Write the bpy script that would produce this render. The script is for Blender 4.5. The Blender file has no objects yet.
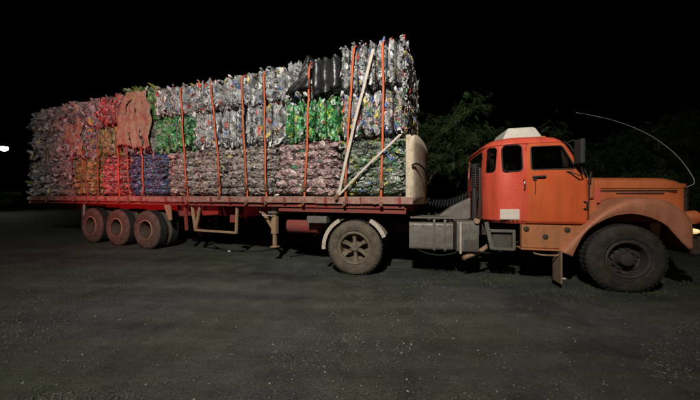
import bpy, bmesh, math, random
import numpy as np
from mathutils import Vector, Matrix
R = math.radians
SC = bpy.context.scene
COL = SC.collection
random.seed(5)

# ------------------------------------------------------------------ camera, world, lights
F_PX, HOR, CAMZ = 270.0, 199.0, 1.5           # focal length in photo pixels, horizon row, eye height
cd = bpy.data.cameras.new('camera'); cam = bpy.data.objects.new('camera', cd); COL.objects.link(cam)
cd.sensor_width = 36.0; cd.lens = 36.0*F_PX/700.0
cd.shift_y = (HOR-200.0)/700.0
cam.location = (0, 0, CAMZ); cam.rotation_euler = (R(90), 0, 0)
cd.clip_start = 0.05; cd.clip_end = 2000
SC.camera = cam

wd = bpy.data.worlds.new('World'); SC.world = wd; wd.use_nodes = True
wn = wd.node_tree; bg = wn.nodes['Background']
sky = wn.nodes.new('ShaderNodeTexSky'); sky.sky_type = 'NISHITA'; sky.sun_disc = False
sky.sun_elevation = R(-6); sky.sun_rotation = R(200)
wn.links.new(sky.outputs[0], bg.inputs[0]); bg.inputs[1].default_value = 0.05
sd = bpy.data.lights.new('moon', 'SUN'); sd.energy = 0.012; sd.angle = R(0.5); sd.color = (0.8, 0.9, 1)
so = bpy.data.objects.new('moon', sd); COL.objects.link(so); so.rotation_euler = (R(40), 0, R(-25))

FLOOD_POS, FLOOD_AIM, FLOOD_W = Vector((-1.2, -2.2, 6.6)), Vector((-0.4, 5.8, 4.3)), 4200.0
RED_POS, RED_AIM, RED_W = Vector((-8.6, 3.3, 1.35)), Vector((-6.2, 8.0, 3.1)), 800.0

SC.view_settings.view_transform = 'Standard'; SC.view_settings.look = 'None'
SC.view_settings.exposure = 0; SC.view_settings.gamma = 1
SC.render.engine = 'CYCLES'

# ------------------------------------------------------------------ frames: tractor and trailer on the ground
class Frame:
    def __init__(s, ox, oy, deg):
        s.ox, s.oy, s.th = ox, oy, R(deg)
        s.F = (math.cos(s.th), -math.sin(s.th)); s.S = (-math.sin(s.th), -math.cos(s.th))
    def at(s, x, y, off):                       # photo pixel on the vertical plane `off` m to the vehicle's right
        d = ((x-350)/F_PX, 1.0, -(y-HOR)/F_PX)
        t = (off+s.ox*s.S[0]+s.oy*s.S[1])/(d[0]*s.S[0]+d[1]*s.S[1])
        px, py = d[0]*t-s.ox, d[1]*t-s.oy
        return px*s.F[0]+py*s.F[1], CAMZ+d[2]*t
    def world(s, u, off, z=0):
        return Vector((s.ox+u*s.F[0]+off*s.S[0], s.oy+u*s.F[1]+off*s.S[1], z))
    def local(s, X, Y):
        return (X-s.ox)*s.F[0]+(Y-s.oy)*s.F[1], (X-s.ox)*s.S[0]+(Y-s.oy)*s.S[1]
TR = Frame(0.354, 6.429, 13.0)                  # tractor: origin under the drive axle
TL = Frame(1.418, 6.070, 19.7)                  # trailer: origin under the front of the load
PITCH = 0.0044

def ground_h(X, Y):
    u, s = TL.local(X, Y)
    r = np.clip(-u-1.0, 0, 12)*0.026
    k = np.clip((9-np.abs(s))/5.0, 0, 1); k = k*k*(3-2*k)
    e = np.clip((22+u)/7.0, 0, 1); e = e*e*(3-2*e)
    h = r*k*e
    h = h + 0.014*np.sin(X*1.3+Y*0.7)*np.sin(Y*1.1-X*0.4) + 0.008*np.sin(X*3.1+1.0)*np.sin(Y*2.7)
    return h
def gh(X, Y): return float(ground_h(np.array(X), np.array(Y)))

# ------------------------------------------------------------------ materials
MATS = {}
def nodes_of(name):
    m = bpy.data.materials.new(name); m.use_nodes = True
    return m, m.node_tree, m.node_tree.nodes['Principled BSDF']
def mat(name, c1, c2=None, rough=0.6, scale=6.0, metal=0.0, bump=0.0, bscale=40.0, dirt=None, dirt_amt=0.4, spec=0.4, emit=None, estr=0.0, rvar=0.15, streak=False, wear=None):
    m, nt, b = nodes_of(name); L = nt.links
    tc = nt.nodes.new('ShaderNodeTexCoord')
    n1 = nt.nodes.new('ShaderNodeTexNoise'); n1.inputs['Scale'].default_value = scale; n1.inputs['Detail'].default_value = 6
    if streak:
        mp = nt.nodes.new('ShaderNodeMapping'); mp.inputs['Scale'].default_value = (1, 1, 0.15)
        L.new(tc.outputs['Object'], mp.inputs[0]); L.new(mp.outputs[0], n1.inputs['Vector'])
    else:
        L.new(tc.outputs['Object'], n1.inputs['Vector'])
    mx = nt.nodes.new('ShaderNodeMix'); mx.data_type = 'RGBA'
    rp = nt.nodes.new('ShaderNodeValToRGB'); rp.color_ramp.elements[0].position = 0.32; rp.color_ramp.elements[1].position = 0.7
    L.new(n1.outputs['Fac'], rp.inputs[0]); L.new(rp.outputs[0], mx.inputs[0])
    mx.inputs[6].default_value = (*c1, 1); mx.inputs[7].default_value = (*(c2 or c1), 1)
    out = mx.outputs[2]
    if dirt:
        n2 = nt.nodes.new('ShaderNodeTexNoise'); n2.inputs['Scale'].default_value = scale*2.3; n2.inputs['Detail'].default_value = 8; n2.inputs['Roughness'].default_value = 0.7
        L.new(tc.outputs['Object'], n2.inputs['Vector'])
        r2 = nt.nodes.new('ShaderNodeValToRGB'); r2.color_ramp.elements[0].position = 0.62-dirt_amt*0.3; r2.color_ramp.elements[1].position = 0.80-dirt_amt*0.2
        L.new(n2.outputs['Fac'], r2.inputs[0])
        m2 = nt.nodes.new('ShaderNodeMix'); m2.data_type = 'RGBA'
        L.new(r2.outputs[0], m2.inputs[0]); L.new(out, m2.inputs[6]); m2.inputs[7].default_value = (*dirt, 1)
        out = m2.outputs[2]
    if wear:                                       # fine chips of rust and runs of grime
        for sc_w, zs, p0, p1, cw, amt in ((22, 1.0, 0.645, 0.68, (0.12, 0.04, 0.02), 0.9), (5, 0.10, 0.48, 0.74, wear, 0.75), (60, 1.0, 0.66, 0.70, (0.16, 0.06, 0.03), 0.8)):
            mw = nt.nodes.new('ShaderNodeMapping'); mw.inputs['Scale'].default_value = (1, 1, zs); mw.inputs['Location'].default_value = (sc_w*.37, 1.3, 2.1)
            L.new(tc.outputs['Object'], mw.inputs[0]); nw = nt.nodes.new('ShaderNodeTexNoise'); nw.inputs['Scale'].default_value = sc_w; nw.inputs['Detail'].default_value = 7; nw.inputs['Roughness'].default_value = 0.62
            L.new(mw.outputs[0], nw.inputs['Vector']); rw = nt.nodes.new('ShaderNodeValToRGB'); rw.color_ramp.elements[0].position = p0; rw.color_ramp.elements[1].position = p1; rw.color_ramp.elements[1].color = (amt, amt, amt, 1)
            L.new(nw.outputs['Fac'], rw.inputs[0]); xw = nt.nodes.new('ShaderNodeMix'); xw.data_type = 'RGBA'; L.new(rw.outputs[0], xw.inputs[0]); L.new(out, xw.inputs[6]); xw.inputs[7].default_value = (*cw, 1); out = xw.outputs[2]
    L.new(out, b.inputs['Base Color'])
    mr = nt.nodes.new('ShaderNodeMapRange'); mr.inputs[3].default_value = max(0.05, rough-rvar); mr.inputs[4].default_value = min(1, rough+rvar)
    L.new(n1.outputs['Fac'], mr.inputs[0]); L.new(mr.outputs[0], b.inputs['Roughness'])
    b.inputs['Metallic'].default_value = metal; b.inputs['Specular IOR Level'].default_value = spec
    if bump:
        n3 = nt.nodes.new('ShaderNodeTexNoise'); n3.inputs['Scale'].default_value = bscale; n3.inputs['Detail'].default_value = 5
        L.new(tc.outputs['Object'], n3.inputs['Vector'])
        bp = nt.nodes.new('ShaderNodeBump'); bp.inputs['Strength'].default_value = bump; bp.inputs['Distance'].default_value = 0.02
        L.new(n3.outputs['Fac'], bp.inputs['Height']); L.new(bp.outputs[0], b.inputs['Normal'])
    if emit:
        b.inputs['Emission Color'].default_value = (*emit, 1); b.inputs['Emission Strength'].default_value = estr
    MATS[name] = m
    return m
mat('cab_paint', (0.62, 0.080, 0.044), (0.64, 0.095, 0.052), 0.40, 3, dirt=(0.46, 0.07, 0.035), dirt_amt=0.1, bump=0.22, bscale=2.6, wear=(0.34, 0.05, 0.025))
mat('door_paint', (0.58, 0.096, 0.028), (0.61, 0.115, 0.036), 0.40, 3, dirt=(0.44, 0.09, 0.03), dirt_amt=0.12, bump=0.22, bscale=2.6, wear=(0.36, 0.075, 0.022))
mat('fender_paint', (0.46, 0.17, 0.085), (0.40, 0.155, 0.085), 0.6, 4, dirt=(0.30, 0.12, 0.065), dirt_amt=0.3, bump=0.05, bscale=12, wear=(0.24, 0.085, 0.045))
mat('hood_paint', (0.54, 0.135, 0.045), (0.50, 0.14, 0.055), 0.45, 3, dirt=(0.36, 0.10, 0.045), dirt_amt=0.15, bump=0.2, bscale=3, wear=(0.30, 0.08, 0.035))
mat('skirt_paint', (0.44, 0.16, 0.06), (0.38, 0.15, 0.07), 0.6, 5, dirt=(0.22, 0.10, 0.05), dirt_amt=0.35, wear=(0.20, 0.08, 0.04))
mat('pink_red', (0.55, 0.10, 0.07), (0.5, 0.09, 0.06), 0.5, 6)
mat('white_plastic', (0.66, 0.62, 0.54), (0.58, 0.54, 0.46), 0.5, 4, dirt=(0.38, 0.33, 0.26), dirt_amt=0.3)
mat('sticker', (0.70, 0.60, 0.52), (0.62, 0.52, 0.44), 0.6, 14, dirt=(0.45, 0.22, 0.14), dirt_amt=0.3)
mat('rubber_black', (0.02, 0.02, 0.02), (0.03, 0.03, 0.028), 0.6, 8)
mat('tyre_dusty', (0.11, 0.085, 0.06), (0.065, 0.052, 0.04), 0.85, 5, dirt=(0.15, 0.12, 0.085), dirt_amt=0.5, bump=0.2, bscale=30, spec=0.2)
mat('tyre_trailer', (0.095, 0.075, 0.058), (0.055, 0.045, 0.038), 0.85, 5, dirt=(0.15, 0.115, 0.085), dirt_amt=0.5, bump=0.2, bscale=30, spec=0.2)
mat('tyre_dark', (0.040, 0.034, 0.026), (0.022, 0.02, 0.017), 0.85, 5, dirt=(0.075, 0.06, 0.04), dirt_amt=0.4, bump=0.2, bscale=30, spec=0.2)
mat('tread_rubber', (0.022, 0.02, 0.018), (0.035, 0.03, 0.026), 0.85, 6, spec=0.2)
mat('rim_dusty', (0.17, 0.135, 0.09), (0.12, 0.09, 0.06), 0.75, 7, dirt=(0.06, 0.045, 0.035), dirt_amt=0.5)
mat('rim_tan', (0.30, 0.20, 0.12), (0.22, 0.15, 0.10), 0.7, 7, dirt=(0.10, 0.07, 0.05), dirt_amt=0.45)
mat('rim_brown', (0.10, 0.065, 0.045), (0.06, 0.042, 0.03), 0.75, 7, dirt=(0.035, 0.028, 0.022), dirt_amt=0.5)
mat('rim_dark', (0.03, 0.026, 0.024), (0.045, 0.036, 0.03), 0.7, 7)
mat('chassis_dark', (0.05, 0.018, 0.014), (0.035, 0.028, 0.024), 0.75, 6, dirt=(0.08, 0.06, 0.045), dirt_amt=0.4)
mat('trailer_red', (0.34, 0.02, 0.016), (0.26, 0.024, 0.018), 0.55, 5, dirt=(0.12, 0.05, 0.035), dirt_amt=0.45)
mat('trailer_red_dirty', (0.26, 0.03, 0.022), (0.18, 0.04, 0.03), 0.7, 6, dirt=(0.10, 0.07, 0.05), dirt_amt=0.55)
mat('rail_metal', (0.36, 0.24, 0.19), (0.22, 0.11, 0.085), 0.65, 7, dirt=(0.24, 0.04, 0.03), dirt_amt=0.55, bump=0.2)
mat('plank_wood', (0.16, 0.12, 0.08), (0.10, 0.075, 0.05), 0.85, 5, bump=0.3)
mat('plywood', (0.60, 0.50, 0.37), (0.48, 0.38, 0.27), 0.75, 5, dirt=(0.24, 0.17, 0.12), dirt_amt=0.5, streak=True, wear=(0.22, 0.14, 0.09))
mat('tank_metal', (0.19, 0.175, 0.15), (0.12, 0.11, 0.095), 0.5, 6, metal=0.2, dirt=(0.14, 0.08, 0.05), dirt_amt=0.5, bump=0.1, bscale=10)
mat('grey_metal', (0.17, 0.155, 0.13), (0.11, 0.10, 0.085), 0.6, 7, metal=0.15, dirt=(0.09, 0.06, 0.04), dirt_amt=0.5)
mat('black_box', (0.06, 0.05, 0.045), (0.09, 0.075, 0.06), 0.6, 6, dirt=(0.13, 0.10, 0.07), dirt_amt=0.35)
mat('pale_steel', (0.50, 0.42, 0.35), (0.40, 0.33, 0.27), 0.6, 9, dirt=(0.22, 0.13, 0.08), dirt_amt=0.4)
mat('tan_steel', (0.36, 0.23, 0.14), (0.28, 0.17, 0.10), 0.65, 9, dirt=(0.15, 0.08, 0.05), dirt_amt=0.4)
mat('flap_rubber', (0.24, 0.15, 0.095), (0.17, 0.115, 0.075), 0.8, 5)
mat('chrome', (0.7, 0.68, 0.62), (0.6, 0.58, 0.52), 0.2, 8, metal=1.0, rvar=0.08)
mat('strap_orange', (0.58, 0.125, 0.04), (0.46, 0.10, 0.035), 0.7, 12, dirt=(0.42, 0.10, 0.04), dirt_amt=0.3)
mat('strap_rust', (0.34, 0.13, 0.07), (0.26, 0.11, 0.07), 0.75, 12)
mat('strap_white', (0.60, 0.52, 0.44), (0.48, 0.42, 0.35), 0.75, 12, dirt=(0.30, 0.25, 0.20), dirt_amt=0.3)
mat('buckle_metal', (0.22, 0.14, 0.10), (0.30, 0.12, 0.06), 0.5, 20, metal=0.5)
mat('black_film', (0.012, 0.012, 0.013), (0.02, 0.02, 0.02), 0.38, 5, bump=0.5, bscale=14, spec=0.6)
mat('cardboard', (0.34, 0.25, 0.17), (0.26, 0.185, 0.125), 0.85, 5, dirt=(0.17, 0.10, 0.065), dirt_amt=0.6, bump=0.5, bscale=12, streak=True)
mat('bale_core', (0.035, 0.032, 0.03), (0.05, 0.045, 0.04), 0.7, 12)
mat('wire_dark', (0.03, 0.025, 0.022), (0.05, 0.035, 0.03), 0.5, 30, metal=0.6)
mat('bark', (0.09, 0.065, 0.045), (0.06, 0.045, 0.032), 0.9, 8, bump=0.5, bscale=20)
mat('amber_lens', (0.60, 0.20, 0.03), (0.55, 0.18, 0.03), 0.3, 9)
mat('red_lens', (0.5, 0.02, 0.015), (0.45, 0.02, 0.015), 0.3, 9)
mat('red_glow', (0.5, 0.02, 0.01), rough=0.3, emit=(1, 0.05, 0.03), estr=12)
mat('lamp_glow', (0.9, 0.9, 0.85), rough=0.3, emit=(1, 0.97, 0.82), estr=35)
mat('headlamp_glow', (0.9, 0.8, 0.6), rough=0.2, emit=(1, 0.66, 0.28), estr=0.7)
mat('mast_grey', (0.3, 0.3, 0.3), (0.25, 0.25, 0.25), 0.5, 5, metal=0.5)
mat('fibre_white', (0.40, 0.38, 0.35), (0.30, 0.28, 0.26), 0.5, 30)
mat('fabric_dark', (0.05, 0.04, 0.035), (0.07, 0.055, 0.045), 0.9, 10)
mat('scrap', (0.55, 0.52, 0.45), (0.40, 0.36, 0.28), 0.6, 3)
mat('stone', (0.13, 0.12, 0.10), (0.07, 0.065, 0.055), 0.9, 3)
mat('hose_black', (0.012, 0.012, 0.012), (0.018, 0.018, 0.017), 0.7, 9)

m, nt, b = nodes_of('glass'); b.inputs['Base Color'].default_value = (0.42, 0.47, 0.45, 1); b.inputs['Roughness'].default_value = 0.03
b.inputs['Transmission Weight'].default_value = 1.0; b.inputs['IOR'].default_value = 1.45
MATS['glass'] = m

def attr_mat(name, rough, spec, bump, bscale, sat=1.0, trans=0.0):
    m, nt, b = nodes_of(name)
    a = nt.nodes.new('ShaderNodeAttribute'); a.attribute_name = 'col'
    nt.links.new(a.outputs['Color'], b.inputs['Base Color'])
    b.inputs['Roughness'].default_value = rough; b.inputs['Specular IOR Level'].default_value = spec
    tc = nt.nodes.new('ShaderNodeTexCoord'); n = nt.nodes.new('ShaderNodeTexNoise'); n.inputs['Scale'].default_value = bscale; n.inputs['Detail'].default_value = 3
    nt.links.new(tc.outputs['Object'], n.inputs['Vector'])
    bp = nt.nodes.new('ShaderNodeBump'); bp.inputs['Strength'].default_value = bump; bp.inputs['Distance'].default_value = 0.02
    nt.links.new(n.outputs['Fac'], bp.inputs['Height']); nt.links.new(bp.outputs[0], b.inputs['Normal'])
    if trans: b.inputs['Transmission Weight'].default_value = trans
    MATS[name] = m
attr_mat('pet', 0.24, 0.9, 0.5, 60)
attr_mat('leaf', 0.55, 0.3, 0.0, 5)
attr_mat('grass_blade', 0.7, 0.2, 0.0, 5)

# ground: dark damp dirt and fine gravel, mossy here and there
m, nt, b = nodes_of('ground'); L = nt.links
tc = nt.nodes.new('ShaderNodeTexCoord')
def noise(sc, det=6, rg=0.55):
    n = nt.nodes.new('ShaderNodeTexNoise'); n.inputs['Scale'].default_value = sc; n.inputs['Detail'].default_value = det; n.inputs['Roughness'].default_value = rg
    L.new(tc.outputs['Object'], n.inputs['Vector']); return n
def ramp(src, p0, p1, c0, c1):
    r = nt.nodes.new('ShaderNodeValToRGB'); r.color_ramp.elements[0].position = p0; r.color_ramp.elements[1].position = p1
    r.color_ramp.elements[0].color = (*c0, 1); r.color_ramp.elements[1].color = (*c1, 1); L.new(src, r.inputs[0]); return r
def mixc(fac, a, c):
    x = nt.nodes.new('ShaderNodeMix'); x.data_type = 'RGBA'; L.new(fac, x.inputs[0]); L.new(a, x.inputs[6]); L.new(c, x.inputs[7]); return x.outputs[2]
nA, nB, nC = noise(0.38), noise(3.2, 8, 0.65), noise(55, 4, 0.7)
nD = noise(0.9, 5, 0.6)
base = ramp(nB.outputs['Fac'], 0.3, 0.75, (0.042, 0.043, 0.041), (0.070, 0.072, 0.067))
moss = ramp(nB.outputs['Fac'], 0.3, 0.7, (0.036, 0.041, 0.028), (0.062, 0.068, 0.050))
mpT = nt.nodes.new('ShaderNodeMapping'); mpT.inputs['Rotation'].default_value = (0, 0, R(24)); mpT.inputs['Scale'].default_value = (0.10, 1.3, 1)
L.new(tc.outputs['Object'], mpT.inputs[0]); nT = nt.nodes.new('ShaderNodeTexNoise'); nT.inputs['Scale'].default_value = 1.6; nT.inputs['Detail'].default_value = 7; nT.inputs['Roughness'].default_value = 0.6
L.new(mpT.outputs[0], nT.inputs['Vector'])        # worn wheel tracks running along the lorry's way in
c = mixc(ramp(nA.outputs['Fac'], 0.40, 0.62, (0, 0, 0), (1, 1, 1)).outputs[0], base.outputs[0], moss.outputs[0])
tr_ = ramp(nT.outputs['Fac'], 0.36, 0.64, (0.66, 0.66, 0.68), (1.28, 1.27, 1.18)); oil = ramp(nD.outputs['Fac'], 0.34, 0.50, (0.55, 0.55, 0.56), (1.05, 1.05, 1.05))
def mulc(a, c_):
    x = nt.nodes.new('ShaderNodeMix'); x.data_type = 'RGBA'; x.blend_type = 'MULTIPLY'; x.inputs[0].default_value = 1; L.new(a, x.inputs[6]); L.new(c_, x.inputs[7]); return x.outputs[2]
c = mulc(mulc(c, tr_.outputs[0]), oil.outputs[0])
lo = ramp(nC.outputs['Fac'], 0.35, 0.7, (0.55, 0.55, 0.55), (1.4, 1.4, 1.35))
mm = nt.nodes.new('ShaderNodeMix'); mm.data_type = 'RGBA'; mm.blend_type = 'MULTIPLY'; mm.inputs[0].default_value = 1
L.new(c, mm.inputs[6]); L.new(lo.outputs[0], mm.inputs[7]); L.new(mm.outputs[2], b.inputs['Base Color'])
rr = nt.nodes.new('ShaderNodeMapRange'); rr.inputs[3].default_value = 0.5; rr.inputs[4].default_value = 0.95
L.new(nB.outputs['Fac'], rr.inputs[0]); L.new(rr.outputs[0], b.inputs['Roughness'])
vo = nt.nodes.new('ShaderNodeTexVoronoi'); vo.inputs['Scale'].default_value = 72; L.new(tc.outputs['Object'], vo.inputs['Vector'])
b1 = nt.nodes.new('ShaderNodeBump'); b1.inputs['Strength'].default_value = 0.6; b1.inputs['Distance'].default_value = 0.011; b1.invert = True
L.new(vo.outputs['Distance'], b1.inputs['Height'])
b2 = nt.nodes.new('ShaderNodeBump'); b2.inputs['Strength'].default_value = 0.5; b2.inputs['Distance'].default_value = 0.05
L.new(nB.outputs['Fac'], b2.inputs['Height']); L.new(b1.outputs[0], b2.inputs['Normal']); L.new(b2.outputs[0], b.inputs['Normal'])
MATS['ground'] = m

# ------------------------------------------------------------------ mesh building helpers
class MB:
    def __init__(s): s.v = []; s.f = []
    def add(s, vs, fs):
        o = len(s.v); s.v += [tuple(v) for v in vs]; s.f += [tuple(i+o for i in f) for f in fs]; return s
    def box(s, x0, x1, y0, y1, z0, z1):
        return s.add([(x0,y0,z0),(x1,y0,z0),(x1,y1,z0),(x0,y1,z0),(x0,y0,z1),(x1,y0,z1),(x1,y1,z1),(x0,y1,z1)],
                     [(3,2,1,0),(4,5,6,7),(0,1,5,4),(1,2,6,5),(2,3,7,6),(3,0,4,7)])
    def rings(s, rings, cap=True, closed=False):
        n = len(rings[0]); vs = [p for r in rings for p in r]; fs = []
        m = len(rings)
        for i in range(m if closed else m-1):
            for j in range(n):
                a, b_ = i*n+j, i*n+(j+1) % n; i2 = (i+1) % m
                fs.append((a, b_, i2*n+(j+1) % n, i2*n+j))
        if cap and not closed: fs += [tuple(range(n-1, -1, -1)), tuple((m-1)*n+k for k in range(n))]
        return s.add(vs, fs)
    def sheet(s, rows):                          # open grid
        n = len(rows[0]); vs = [p for r in rows for p in r]; fs = []
        for i in range(len(rows)-1):
            for j in range(n-1): fs.append((i*n+j, i*n+j+1, (i+1)*n+j+1, (i+1)*n+j))
        return s.add(vs, fs)
    def tube(s, pts, r, n=8, closed=False):
        pts = [Vector(p) for p in pts]; rs = r if isinstance(r, (list, tuple)) else [r]*len(pts)
        rings = []; up = None
        for i, p in enumerate(pts):
            a = pts[max(i-1, 0)]; c = pts[min(i+1, len(pts)-1)]
            if closed: a = pts[i-1]; c = pts[(i+1) % len(pts)]
            t = (c-a).normalized()
            if up is None: up = Vector((0,0,1)) if abs(t.z) < 0.9 else Vector((1,0,0))
            e = t.cross(up).normalized(); g = e.cross(t).normalized(); up = g
            rings.append([p+rs[i]*(math.cos(q)*e+math.sin(q)*g) for q in [2*math.pi*k/n for k in range(n)]])
        return s.rings(rings, True, closed)
    def bar(s, a, c, w, h):                      # square-section bar
        a, c = Vector(a), Vector(c); t = (c-a).normalized(); up = Vector((0,0,1)) if abs(t.z) < 0.9 else Vector((1,0,0))
        e = t.cross(up).normalized()*w/2; g = e.cross(t).normalized()*h/2
        return s.rings([[p-e-g, p+e-g, p+e+g, p-e+g] for p in (a, c)])
    def lathe_y(s, prof, cx, cz, n=32, closed=True):   # profile (radius, y) around an axis along y
        rings = []
        for k in range(n):
            q = 2*math.pi*k/n
            rings.append([(cx+r*math.cos(q), y, cz+r*math.sin(q)) for r, y in prof])
        m = len(prof); vs = [p for r in rings for p in r]; fs = []
        for k in range(n):
            k2 = (k+1) % n
            for j in range(m if closed else m-1):
                j2 = (j+1) % m; fs.append((k*m+j, k*m+j2, k2*m+j2, k2*m+j))
        return s.add(vs, fs)
    def prism(s, poly, y0, y1):                  # (x,z) polygon extruded along y
        n = len(poly)
        return s.rings([[(x, y0, z) for x, z in poly], [(x, y1, z) for x, z in poly]])
    def mesh(s, name):
        me = bpy.data.meshes.new(name); me.from_pydata(s.v, [], s.f); me.update()
        bm = bmesh.new(); bm.from_mesh(me); bmesh.ops.recalc_face_normals(bm, faces=bm.faces); bm.to_mesh(me); bm.free()
        return me
    def build(s, name, material, parent=None, smooth=None, bevel=0.0, loc=None):
        return link(name, s.mesh(name), material, parent, smooth, bevel, loc)
def link(name, me, material, parent=None, smooth=None, bevel=0.0, loc=None):
    o = bpy.data.objects.new(name, me); COL.objects.link(o)
    if material and not me.materials: me.materials.append(MATS[material])
    if smooth is not None:
        me.polygons.foreach_set('use_smooth', [True]*len(me.polygons)); me.set_sharp_from_angle(angle=R(smooth))
    if bevel:
        bv = o.modifiers.new('bevel', 'BEVEL'); bv.width = bevel; bv.segments = 2; bv.limit_method = 'ANGLE'; bv.harden_normals = False
    if parent: o.parent = parent
    if loc: o.location = loc
    return o
def tag(o, label=None, cat=None, group=None, kind=None):
    for k, v in (('label', label), ('category', cat), ('group', group), ('kind', kind)):
        if v: o[k] = v
    return o
def empty(name, loc=(0,0,0), rot=(0,0,0), label=None, cat=None, group=None, parent=None):
    o = bpy.data.objects.new(name, None); COL.objects.link(o); o.location = loc; o.rotation_euler = rot; o.empty_display_size = 0.2
    if parent: o.parent = parent
    return tag(o, label, cat, group)
def copy_tree(o, parent=None):
    c = o.copy(); COL.objects.link(c); c.parent = parent
    for ch in list(o.children): copy_tree(ch, c)
    return c
def np_mesh(name, V, Q, colors=None):            # quads / arrays
    me = bpy.data.meshes.new(name); k = Q.shape[1]
    me.vertices.add(len(V)); me.vertices.foreach_set('co', V.astype(np.float32).ravel())
    me.loops.add(Q.size); me.loops.foreach_set('vertex_index', Q.astype(np.int32).ravel())
    me.polygons.add(len(Q)); me.polygons.foreach_set('loop_start', np.arange(0, Q.size, k, dtype=np.int32))
    me.update(calc_edges=True)
    if colors is not None:
        a = me.color_attributes.new('col', 'FLOAT_COLOR', 'POINT')
        c = np.ones((len(V), 4), np.float32); c[:, :3] = colors; a.data.foreach_set('color', c.ravel())
    return me
def bool_op(o, cutter, op='DIFFERENCE'):
    md = o.modifiers.new('b', 'BOOLEAN'); md.operation = op; md.object = cutter; md.solver = 'EXACT'
    bpy.context.view_layer.update()
    dg = bpy.context.evaluated_depsgraph_get(); me = bpy.data.meshes.new_from_object(o.evaluated_get(dg))
    o.modifiers.clear(); old = o.data; o.data = me; bpy.data.meshes.remove(old)
def drop(o):
    bpy.data.objects.remove(o, do_unlink=True)
def smooth_curve(pts, n):                        # Catmull-Rom resample
    P = [np.array(p, float) for p in pts]; P = [2*P[0]-P[1]]+P+[2*P[-1]-P[-2]]; out = []
    m = len(pts)-1
    for i in range(n):
        t = i/(n-1)*m; k = min(int(t), m-1); q = t-k
        a, b_, c_, d = P[k], P[k+1], P[k+2], P[k+3]
        out.append(tuple(0.5*(2*b_+(c_-a)*q+(2*a-5*b_+4*c_-d)*q*q+(3*b_-3*c_+d-a)*q**3)))
    return out

# ------------------------------------------------------------------ ground
def axis(lo, hi, fine_lo, fine_hi, step, grow=1.13):
    a = list(np.arange(fine_lo, fine_hi, step)); d = step
    while a[-1] < hi: d *= grow; a.append(a[-1]+d)
    d = step; pre = [fine_lo]
    while pre[-1] > lo: d *= grow; pre.append(pre[-1]-d)
    return np.array(pre[:0:-1]+a)
gx, gy = axis(-700, 700, -9, 8, 0.045), axis(-200, 900, 1.3, 9.5, 0.04)
GX, GY = np.meshgrid(gx, gy); rng = np.random.default_rng(3)
near = np.clip((14-np.hypot(GX, GY-4))/4, 0, 1)
clump = np.clip(np.sin(GX*0.9+1.7)*np.sin(GY*1.2+0.6)+0.5, 0.15, 1)
GZ = ground_h(GX, GY) + near*rng.normal(0, 0.0042, GX.shape)*clump
nx_, ny_ = len(gx), len(gy); idx = np.arange(nx_*ny_).reshape(ny_, nx_)
Q = np.stack([idx[:-1,:-1], idx[:-1,1:], idx[1:,1:], idx[1:,:-1]], -1).reshape(-1, 4)
gme = np_mesh('ground', np.stack([GX, GY, GZ], -1).reshape(-1, 3), Q)
tag(link('ground', gme, 'ground', smooth=60), kind='structure')

# ------------------------------------------------------------------ wheels
def tyre_profile(r, rin, y0, y1):
    w = y1-y0
    return [(rin, y0+0.02), (rin+0.02, y0+0.005), (rin+0.08, y0-0.012), (r-0.09, y0-0.006), (r-0.035, y0+0.012), (r-0.010, y0+0.035), (r, y0+0.07),
            (r, y1-0.07), (r-0.010, y1-0.035), (r-0.035, y1-0.012), (r-0.09, y1+0.006), (rin+0.08, y1+0.012), (rin+0.02, y1-0.005), (rin, y1-0.02)]
def tyre(mb, r, rin, y0, y1, n=56):
    mb.lathe_y(tyre_profile(r, rin, y0, y1), 0, 0, n)
def tread(mb, r, y0, y1):
    mb.lathe_y([(r-0.012, y0+0.036), (r+0.003, y0+0.07), (r+0.003, y1-0.07), (r-0.012, y1-0.036)], 0, 0, 56)
    for k in range(44):
        q = 2*math.pi*k/44; c, s_ = math.cos(q), math.sin(q)
        for ya, yb in ((y0+0.045, y0+0.12), (y1-0.12, y1-0.045)):
            vs = []
            for rad in (r-0.012, r+0.012):
                for dq in (-0.045, 0.045):
                    for yy in (ya, yb): vs.append((rad*math.cos(q+dq), yy, rad*math.sin(q+dq)))
            mb.add(vs, [(0,1,3,2), (4,6,7,5), (0,4,5,1), (2,3,7,6), (0,2,6,4), (1,5,7,3)])
def ringp(mb, r0, r1, y, d): mb.lathe_y([(r0, y), (r0+0.006, y-d), (r1-0.006, y-d), (r1, y)], 0, 0, 48)
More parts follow.
